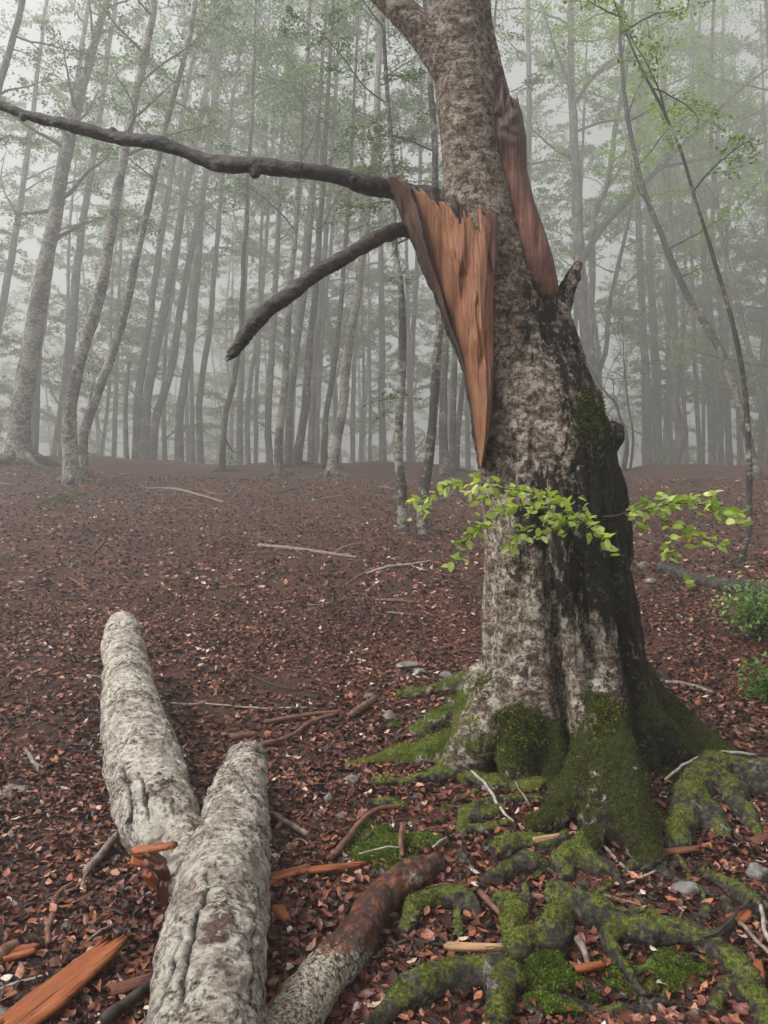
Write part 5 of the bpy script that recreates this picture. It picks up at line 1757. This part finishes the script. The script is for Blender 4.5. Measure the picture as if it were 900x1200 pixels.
CL = 'slender grey beech among the leaning trunks on the left crest'
CLG = 'slender beeches leaning on the left crest'
CM = 'slim upright beech in the dense clump behind the hanging dead branches'
CMG = 'slim beeches clumped behind the dead branches'
CF = 'faint straight trunk far back in the mist'
CFG = 'faint trunks far back in the mist'
CR = 'pale ghostly trunk in the bright mist right of the old beech'
CRG = 'ghostly trunks in the mist right of the old beech'
T = [
    ([(-95, 560), (-62, 350), (-30, 220), (0, 100), (27, 0)], 17, 18, 'trunk leaning in from beyond the left edge over the dead branch', None, dict(boughs=11, low=.45)),
    ([(22, 543), (24, 500), (30, 450), (37, 400), (55, 300), (82, 165), (107, 65), (125, 0)], 18.5, 27, 'thickest lichen-blotched beech with spreading roots on the left crest', None, dict(roots=9, pale=.5, tufts=[(20, 375, 26, 5)])),
    ([(38, 520), (42, 440), (50, 370), (62, 270), (72, 180), (87, 115), (104, 0)], 21, 13, 'darker beech rising close behind the thickest lichened trunk', None, {}),
    ([(73, 525), (76, 473), (82, 410), (92, 300), (105, 210), (115, 150), (128, 50), (136, 0)], 20.5, 13, CL, CLG, {}),
    ([(84, 566), (81, 520), (82, 485), (85, 450), (100, 400), (120, 330), (145, 180), (162, 100), (180, 0)], 16.5, 17, 'twisted lichened beech with a knotted foot above a moss pad', None, dict(roots=7, pale=.55)),
    ([(96, 560), (99, 510), (103, 497), (117, 455), (140, 390), (162, 295), (182, 200), (197, 135), (215, 70), (230, 0)], 16.6, 12, 'slim beech bending right from the same foot as the twisted one', None, dict(roots=5, pale=.45, limbs=[([(103, 497), (106, 470), (108, 452)], 7)], tufts=[(146, 395, 20, 3)])),
    ([(150, 534), (147, 483), (149, 450), (151, 424)], 20, 6, 'short dead snag beside a clump of three leaning trunks', None, dict(snag=True, name='dead_snag')),
    ([(158, 530), (161, 478), (166, 436), (177, 360), (185, 300), (195, 240), (208, 165), (225, 75), (240, 0)], 20.2, 10, CL, CLG, dict(roots=4)),
    ([(168, 533), (171, 478), (178, 436), (192, 365), (205, 298), (217, 225), (232, 150), (245, 85), (252, 0)], 20, 12, CL, CLG, dict(roots=4)),
    ([(177, 538), (183, 490), (195, 453), (205, 405), (215, 340), (225, 292), (240, 215), (250, 140), (260, 50), (268, 0)], 19.5, 11, CL, CLG, dict(roots=5)),
    ([(212, 530), (210, 492), (216, 448), (225, 390), (231, 320), (238, 230), (250, 120), (258, 0)], 23, 11, CL, CLG, dict(boughs=12)),
    ([(237, 531), (233, 484), (238, 435), (246, 385), (252, 310), (262, 200), (275, 100), (290, 0)], 23, 9, CL, CLG, {}),
    ([(260, 553), (262, 506), (268, 472), (276, 431), (283, 380), (286, 300), (291, 200), (297, 100), (300, 0)], 17.5, 7.5, 'thin dark sapling under the tip of the lower dead branch', None, dict(boughs=9, low=.5, limbs=[([(262, 510), (272, 528), (282, 530)], 3)])),
    ([(282, 532), (281, 497), (283, 448), (285, 374), (290, 250), (296, 120), (304, 0)], 25, 8.5, CM, CMG, {}),
    ([(292, 533), (290, 487), (294, 443), (301, 400), (308, 330), (318, 200), (325, 60)], 26, 7, CM, CMG, {}),
    ([(300, 533), (300, 472), (303, 399), (306, 280), (312, 150), (316, 0)], 27, 6, CM, CMG, {}),
    ([(318, 541), (314, 494), (317, 435), (322, 350), (328, 230), (335, 100), (340, 0)], 20, 9, CM, CMG, {}),
    ([(327, 558), (327, 516), (333, 460), (337, 399), (340, 340), (350, 210), (358, 100), (364, 0)], 17.3, 10, 'lichened front trunk of the central clump', None, dict(roots=5, pale=.5)),
    ([(337, 545), (338, 497), (344, 431), (356, 350), (366, 240), (374, 130), (382, 0)], 19.3, 9, CM, CMG, {}),
    ([(347, 547), (356, 487), (360, 435), (368, 355), (378, 220), (385, 100), (391, 0)], 19.0, 11, CM, CMG, dict(roots=5)),
    ([(364, 540), (366, 460), (371, 399), (377, 340), (388, 200), (396, 60)], 22, 9, CM, CMG, {}),
    ([(381, 548), (381, 497), (391, 435), (400, 350), (409, 230), (416, 100), (420, 0)], 18.8, 8, CM, CMG, {}),
    ([(388, 558), (393, 521), (402, 472), (408, 411), (418, 350), (430, 260), (440, 150), (446, 0)], 17.3, 12.5, 'pale-footed beech with spreading roots right of the central clump', None, dict(roots=9, pale=.6, tufts=[(400, 505, 24, 5)])),
    ([(413, 540), (414, 467), (417, 380), (424, 250), (428, 80)], 26, 7, CF, CFG, {}),
    ([(451, 541), (447, 467), (448, 400), (446, 280), (444, 120), (440, 0)], 25, 10, CF, CFG, {}),
    ([(473, 624), (471, 578), (468, 533), (468, 489), (470, 440), (472, 350), (465, 290), (460, 200), (452, 80), (448, 0)], 10.9, 12.5, 'pale lichened slender trunk with leaf tufts, left of a close pair', None, dict(roots=6, pale=.48, boughs=9, low=.42, lsize=.07, tufts=[(470, 466, 44, 9), (462, 330, 26, 4)])),
    ([(480, 541), (480, 489), (484, 400), (490, 280), (494, 120)], 25, 8, CF, CFG, {}),
    ([(496, 626), (498, 584), (504, 533), (507, 489), (510, 440), (515, 375), (510, 320), (512, 240), (506, 100), (500, 0)], 10.8, 13, 'pale lichened slender trunk leaning right, beside its twin', None, dict(roots=6, pale=.42, boughs=8, low=.45, lsize=.07)),
    ([(521, 556), (520, 507), (520, 444), (523, 380), (528, 250)], 17, 11, 'dark trunk directly behind the leaning pale twin', None, dict(boughs=9)),
    ([(530, 551), (531, 467), (533, 400), (536, 250)], 19, 8, CF, CFG, dict(boughs=9)),
    ([(534, 553), (538, 500), (543, 450), (552, 370)], 18.5, 7, 'thin trunk bending behind the orange split wood', None, dict(boughs=8)),
    # right of the old beech
    ([(712, 545), (704, 500), (692, 430), (684, 357), (678, 290), (675, 200), (670, 110), (669, 0)], 13.5, 19, 'stout grey trunk rising behind the broken stub', None,
     dict(pale=.3, low=.5, boughs=12, bright=.3, limbs=[([(677, 315), (700, 275), (730, 240), (795, 175), (850, 122), (900, 80), (980, 30)], 9), ([(770, 197), (830, 185), (900, 166), (970, 150)], 4.5),
                                                     ([(672, 110), (652, 60), (632, 0)], 6), ([(676, 118), (700, 85), (760, 40), (820, 0)], 6)])),
    ([(700, 540), (697, 470), (692, 390), (694, 320), (695, 255), (712, 215), (721, 150), (734, 80), (742, 0)], 15.5, 11, 'sinuous grey trunk bending beside the stout one', None, dict(bright=.35, low=.45, leafy=1.2)),
    ([(694, 545), (697, 460), (710, 412), (713, 365), (727, 300), (738, 245), (755, 125), (765, 20)], 17, 7.5, 'thin S-curved trunk between the sinuous one and the mist', None, dict(bright=.35, low=.35)),
    ([(617, 540), (618, 300), (620, 125), (619, 0)], 24, 13, CF, CFG, {}),
    ([(783, 543), (795, 523), (800, 502), (790, 481), (789, 443), (790, 397), (786, 330), (784, 250)], 25, 14, 'grey beech with a strongly bowed foot in the mist', None, dict(bright=.3, limbs=[([(792, 470), (795, 450), (798, 420), (803, 380), (812, 330)], 6)])),
    ([(760, 543), (758, 443), (754, 397), (750, 300), (746, 180)], 26, 11, CR, CRG, dict(bright=.3)),
    ([(772, 543), (769, 443), (766, 400), (762, 300), (758, 150)], 30, 13, CR, CRG, {}),
    ([(731, 553), (734, 513), (728, 490), (720, 471), (708, 458)], 18.5, 5.5, 'thin bowed sapling with bare twigs right of the knob', None, dict(top=6.2, boughs=5, low=.5, leafy=.5, lsize=.06)),
    ([(738, 552), (742, 518), (737, 476), (733, 440)], 18.7, 3.5, 'hair-thin sapling beside the bowed one', None, dict(top=7.0, boughs=4, low=.5, leafy=.5, lsize=.06)),
    ([(822, 541), (817, 478), (814, 420), (812, 340)], 26, 6, CR, CRG, dict(bright=.3)),
    ([(837, 541), (832, 443), (827, 340), (820, 200)], 28, 11, CR, CRG, {}),
    ([(849, 541), (839, 439), (830, 340)], 27, 9, CR, CRG, {}),
    ([(858, 541), (851, 455), (843, 350)], 28, 9, CR, CRG, dict(bright=.3)),
    ([(888, 562), (877, 518), (863, 462), (849, 422), (830, 387), (809, 350), (788, 308), (770, 265), (752, 215)], 16.5, 11, 'curved trunk sweeping left out of the mist at the right', None,
     dict(bright=.5, low=.30, leafy=1.1, spread=.8, boughs=12)),
    ([(867, 658), (878, 629), (880, 600), (877, 537), (874, 478), (870, 439), (861, 392), (850, 345), (835, 293), (815, 230), (795, 170), (772, 122), (752, 84), (730, 30)], 9.2, 8, 'thin dark sapling arching over the slope at the right', None,
     dict(top=9.6, boughs=7, low=.55, leafy=.7, lsize=.065, roots=2, bright=.3)),
    ([(905, 520), (898, 490), (886, 443), (877, 408), (866, 360), (850, 300)], 20, 8, 'leaning trunk just inside the right edge', None, dict(bright=.55, low=.25, limbs=[([(960, 440), (900, 430), (853, 421), (816, 412), (790, 398)], 5)])),
    ([(935, 545), (925, 400), (915, 250), (905, 100), (898, 0)], 15, 14, 'leafy beech just beyond the right edge of the clearing', None, dict(bright=.5, low=.22, leafy=1.25, boughs=17)),
    ([(-30, 545), (-10, 430), (8, 330), (22, 250), (40, 120), (55, 0)], 23, 12, 'grey beech at the far left behind the thickest trunk', None, {}),
]
FAR = [
    ('faint misty trunk behind the leaning trunks of the left crest', 'faint trunks behind the left crest'),
    ('faint misty trunk behind the dense central clump', 'faint trunks behind the central clump'),
    ('faint misty trunk behind the pale twin trunks', 'faint trunks behind the pale twins'),
    (CR, CRG)]


def far_label(x):
    return FAR[0] if x < 270 else FAR[1] if x < 430 else FAR[2] if x < 660 else FAR[3]


rf = random.Random(77)
NEAR_N = len(T)
for k in range(12):          # deeper rows closing the stand: twelve grown ...
    x = -40 + 85 * k + rf.uniform(-25, 25)
    dd = 200 + rf.uniform(46, 62)
    lean = rf.uniform(20, 80) * (0.6 if x < 450 else -0.5) + rf.gauss(0, 10)
    lb, gp = far_label(x)
    T.append(([(x, 548), (x + lean * .3 + rf.gauss(0, 5), 420), (x + lean * .6 + rf.gauss(0, 6), 280), (x + lean, 120)], dd, rf.uniform(6.5, 10.5), lb, gp,
              dict(boughs=17, leafy=1.25, lsize=.21, top=rf.uniform(25, 31), roots=0, low=(.06, .2, .32)[k % 3], spread=1.25)))
grown = [grow_tree(s, k) for k, s in enumerate(T)]


def copy_tree(src, loc, rz, sc, label, group):
    r = src.copy()
    COL.objects.link(r)
    r.location, r.rotation_euler, r.scale = loc, (0, 0, rz), (sc, sc, sc)
    r['label'], r['group'] = label, group
    for ch in src.children:
        c = ch.copy()
        COL.objects.link(c)
        c.parent = r
        c.matrix_parent_inverse = ch.matrix_parent_inverse.copy()
    return r


bpy.context.view_layer.update()
for k in range(90):          # ... the rest copied
    x = rf.uniform(-330, 1230)
    dd = 48 + 62 * rf.random() ** 0.9
    wx = (x - 450) / FPX * dd
    lb, gp = far_label(x)
    if not -20 < x < 920:
        lb, gp = 'unseen beech of the surrounding stand, added to shade the mist', 'beeches of the surrounding stand'
    copy_tree(grown[NEAR_N + k % 12], (wx, dd, float(H(np.array([wx]), np.array([dd]))[0]) - 0.1), rf.uniform(0, 6.28), rf.uniform(0.9, 1.12), lb, gp)
for k in range(20):          # unseen stand to both sides, added to shade the mist
    sgn = -1 if k % 2 else 1
    dd = rf.uniform(20, 50)
    wx = sgn * (dd * 0.62 + 8 + rf.uniform(0, 14))
    copy_tree(grown[NEAR_N + k % 12], (wx, dd, float(H(np.array([wx]), np.array([dd]))[0]) - 0.1), rf.uniform(0, 6.28), rf.uniform(0.9, 1.1),
              'unseen beech of the surrounding stand, added to shade the mist', 'beeches of the surrounding stand')


# ------------------------------------------------------------------ leafy bushes at the right edge
def bush(x, y, wpx, hpx, label, nst, seed):
    rng = random.Random(seed)
    nr = np.random.default_rng(seed)
    d = Gd(x, y)
    c = G(x, y)
    R = wpx / 2 / FPX * d
    Hh = hpx / FPX * d
    root = empty('bush', c)
    tag(root, label, 'bush')
    tb = MB()
    pos = []
    for j in range(nst):
        a = rng.uniform(0, 6.28)
        tip = c + np.array([math.cos(a) * R * rng.uniform(.3, 1), math.sin(a) * R * rng.uniform(.3, 1), Hh * rng.uniform(.35, 1)])
        mid = (c + tip) / 2 + np.array([0, 0, Hh * .15])
        q = cr(np.array([c, mid, tip]), 12)
        tb.tube(q, np.linspace(0.007, 0.002, 12), 5, False)
        m = 20
        t = nr.uniform(.3, 1, m)
        pp = np.stack([np.interp(t * 11, np.arange(12), q[:, k]) for k in range(3)], 1)
        pos.append(pp + nr.normal(0, 1, (m, 3)) * np.array([.07, .07, .05]))
    pos = np.vstack(pos)
    n = len(pos)
    V, F = leaf_cloud(pos, nr.uniform(.03, .055, n), rotmats(nr.uniform(0, 6.28, n), nr.normal(-.2, .4, n), nr.normal(0, .4, n)), _LEAF, _LEAF_T, .5, nr)
    tb.build('stem', MAT['stick_dark'], root)
    mk('crown', V, F, MAT['bush'], root, {'tint': np.repeat(np.clip(nr.normal(.5, .22, n), 0, 1), len(_LEAF))}, False)


bush(890, 752, 104, 74, 'green leafy beech bush below the dark rotting log', 84, 1)
bush(905, 822, 56, 46, 'small low leafy seedling clump in front of the green bush', 30, 2)

# ------------------------------------------------------------------ mist
def build_haze():
    x0, x1, y0, y1 = -134, 134, -27, 206
    bpy.context.view_layer.update()
    zs = [(o.matrix_world @ Vector(c)).z for o in SC.objects if o.type == 'MESH' for c in o.bound_box]
    z0, z1 = min(zs) - 1.0, max(zs) + 0.5
    V = np.array([[x, y, z] for z in (z0, z1) for y in (y0, y1) for x in (x0, x1)], float)
    F = np.array([[0, 2, 3, 1], [4, 5, 7, 6], [0, 1, 5, 4], [2, 6, 7, 3], [0, 4, 6, 2], [1, 3, 7, 5]])
    m = bpy.data.materials.new('mist')
    m.use_nodes = True
    nt = m.node_tree
    nt.nodes.clear()
    out = nt.nodes.new('ShaderNodeOutputMaterial')
    v = nt.nodes.new('ShaderNodeVolumePrincipled')
    v.inputs['Color'].default_value = (0.93, 0.94, 0.93, 1)
    v.inputs['Density'].default_value = HAZE_DENSITY
    v.inputs['Anisotropy'].default_value = 0.5
    nt.links.new(v.outputs[0], out.inputs['Volume'])
    o = mk('haze', V, F, m, None, None, False)
    tag(o, kind='stuff')


build_haze()
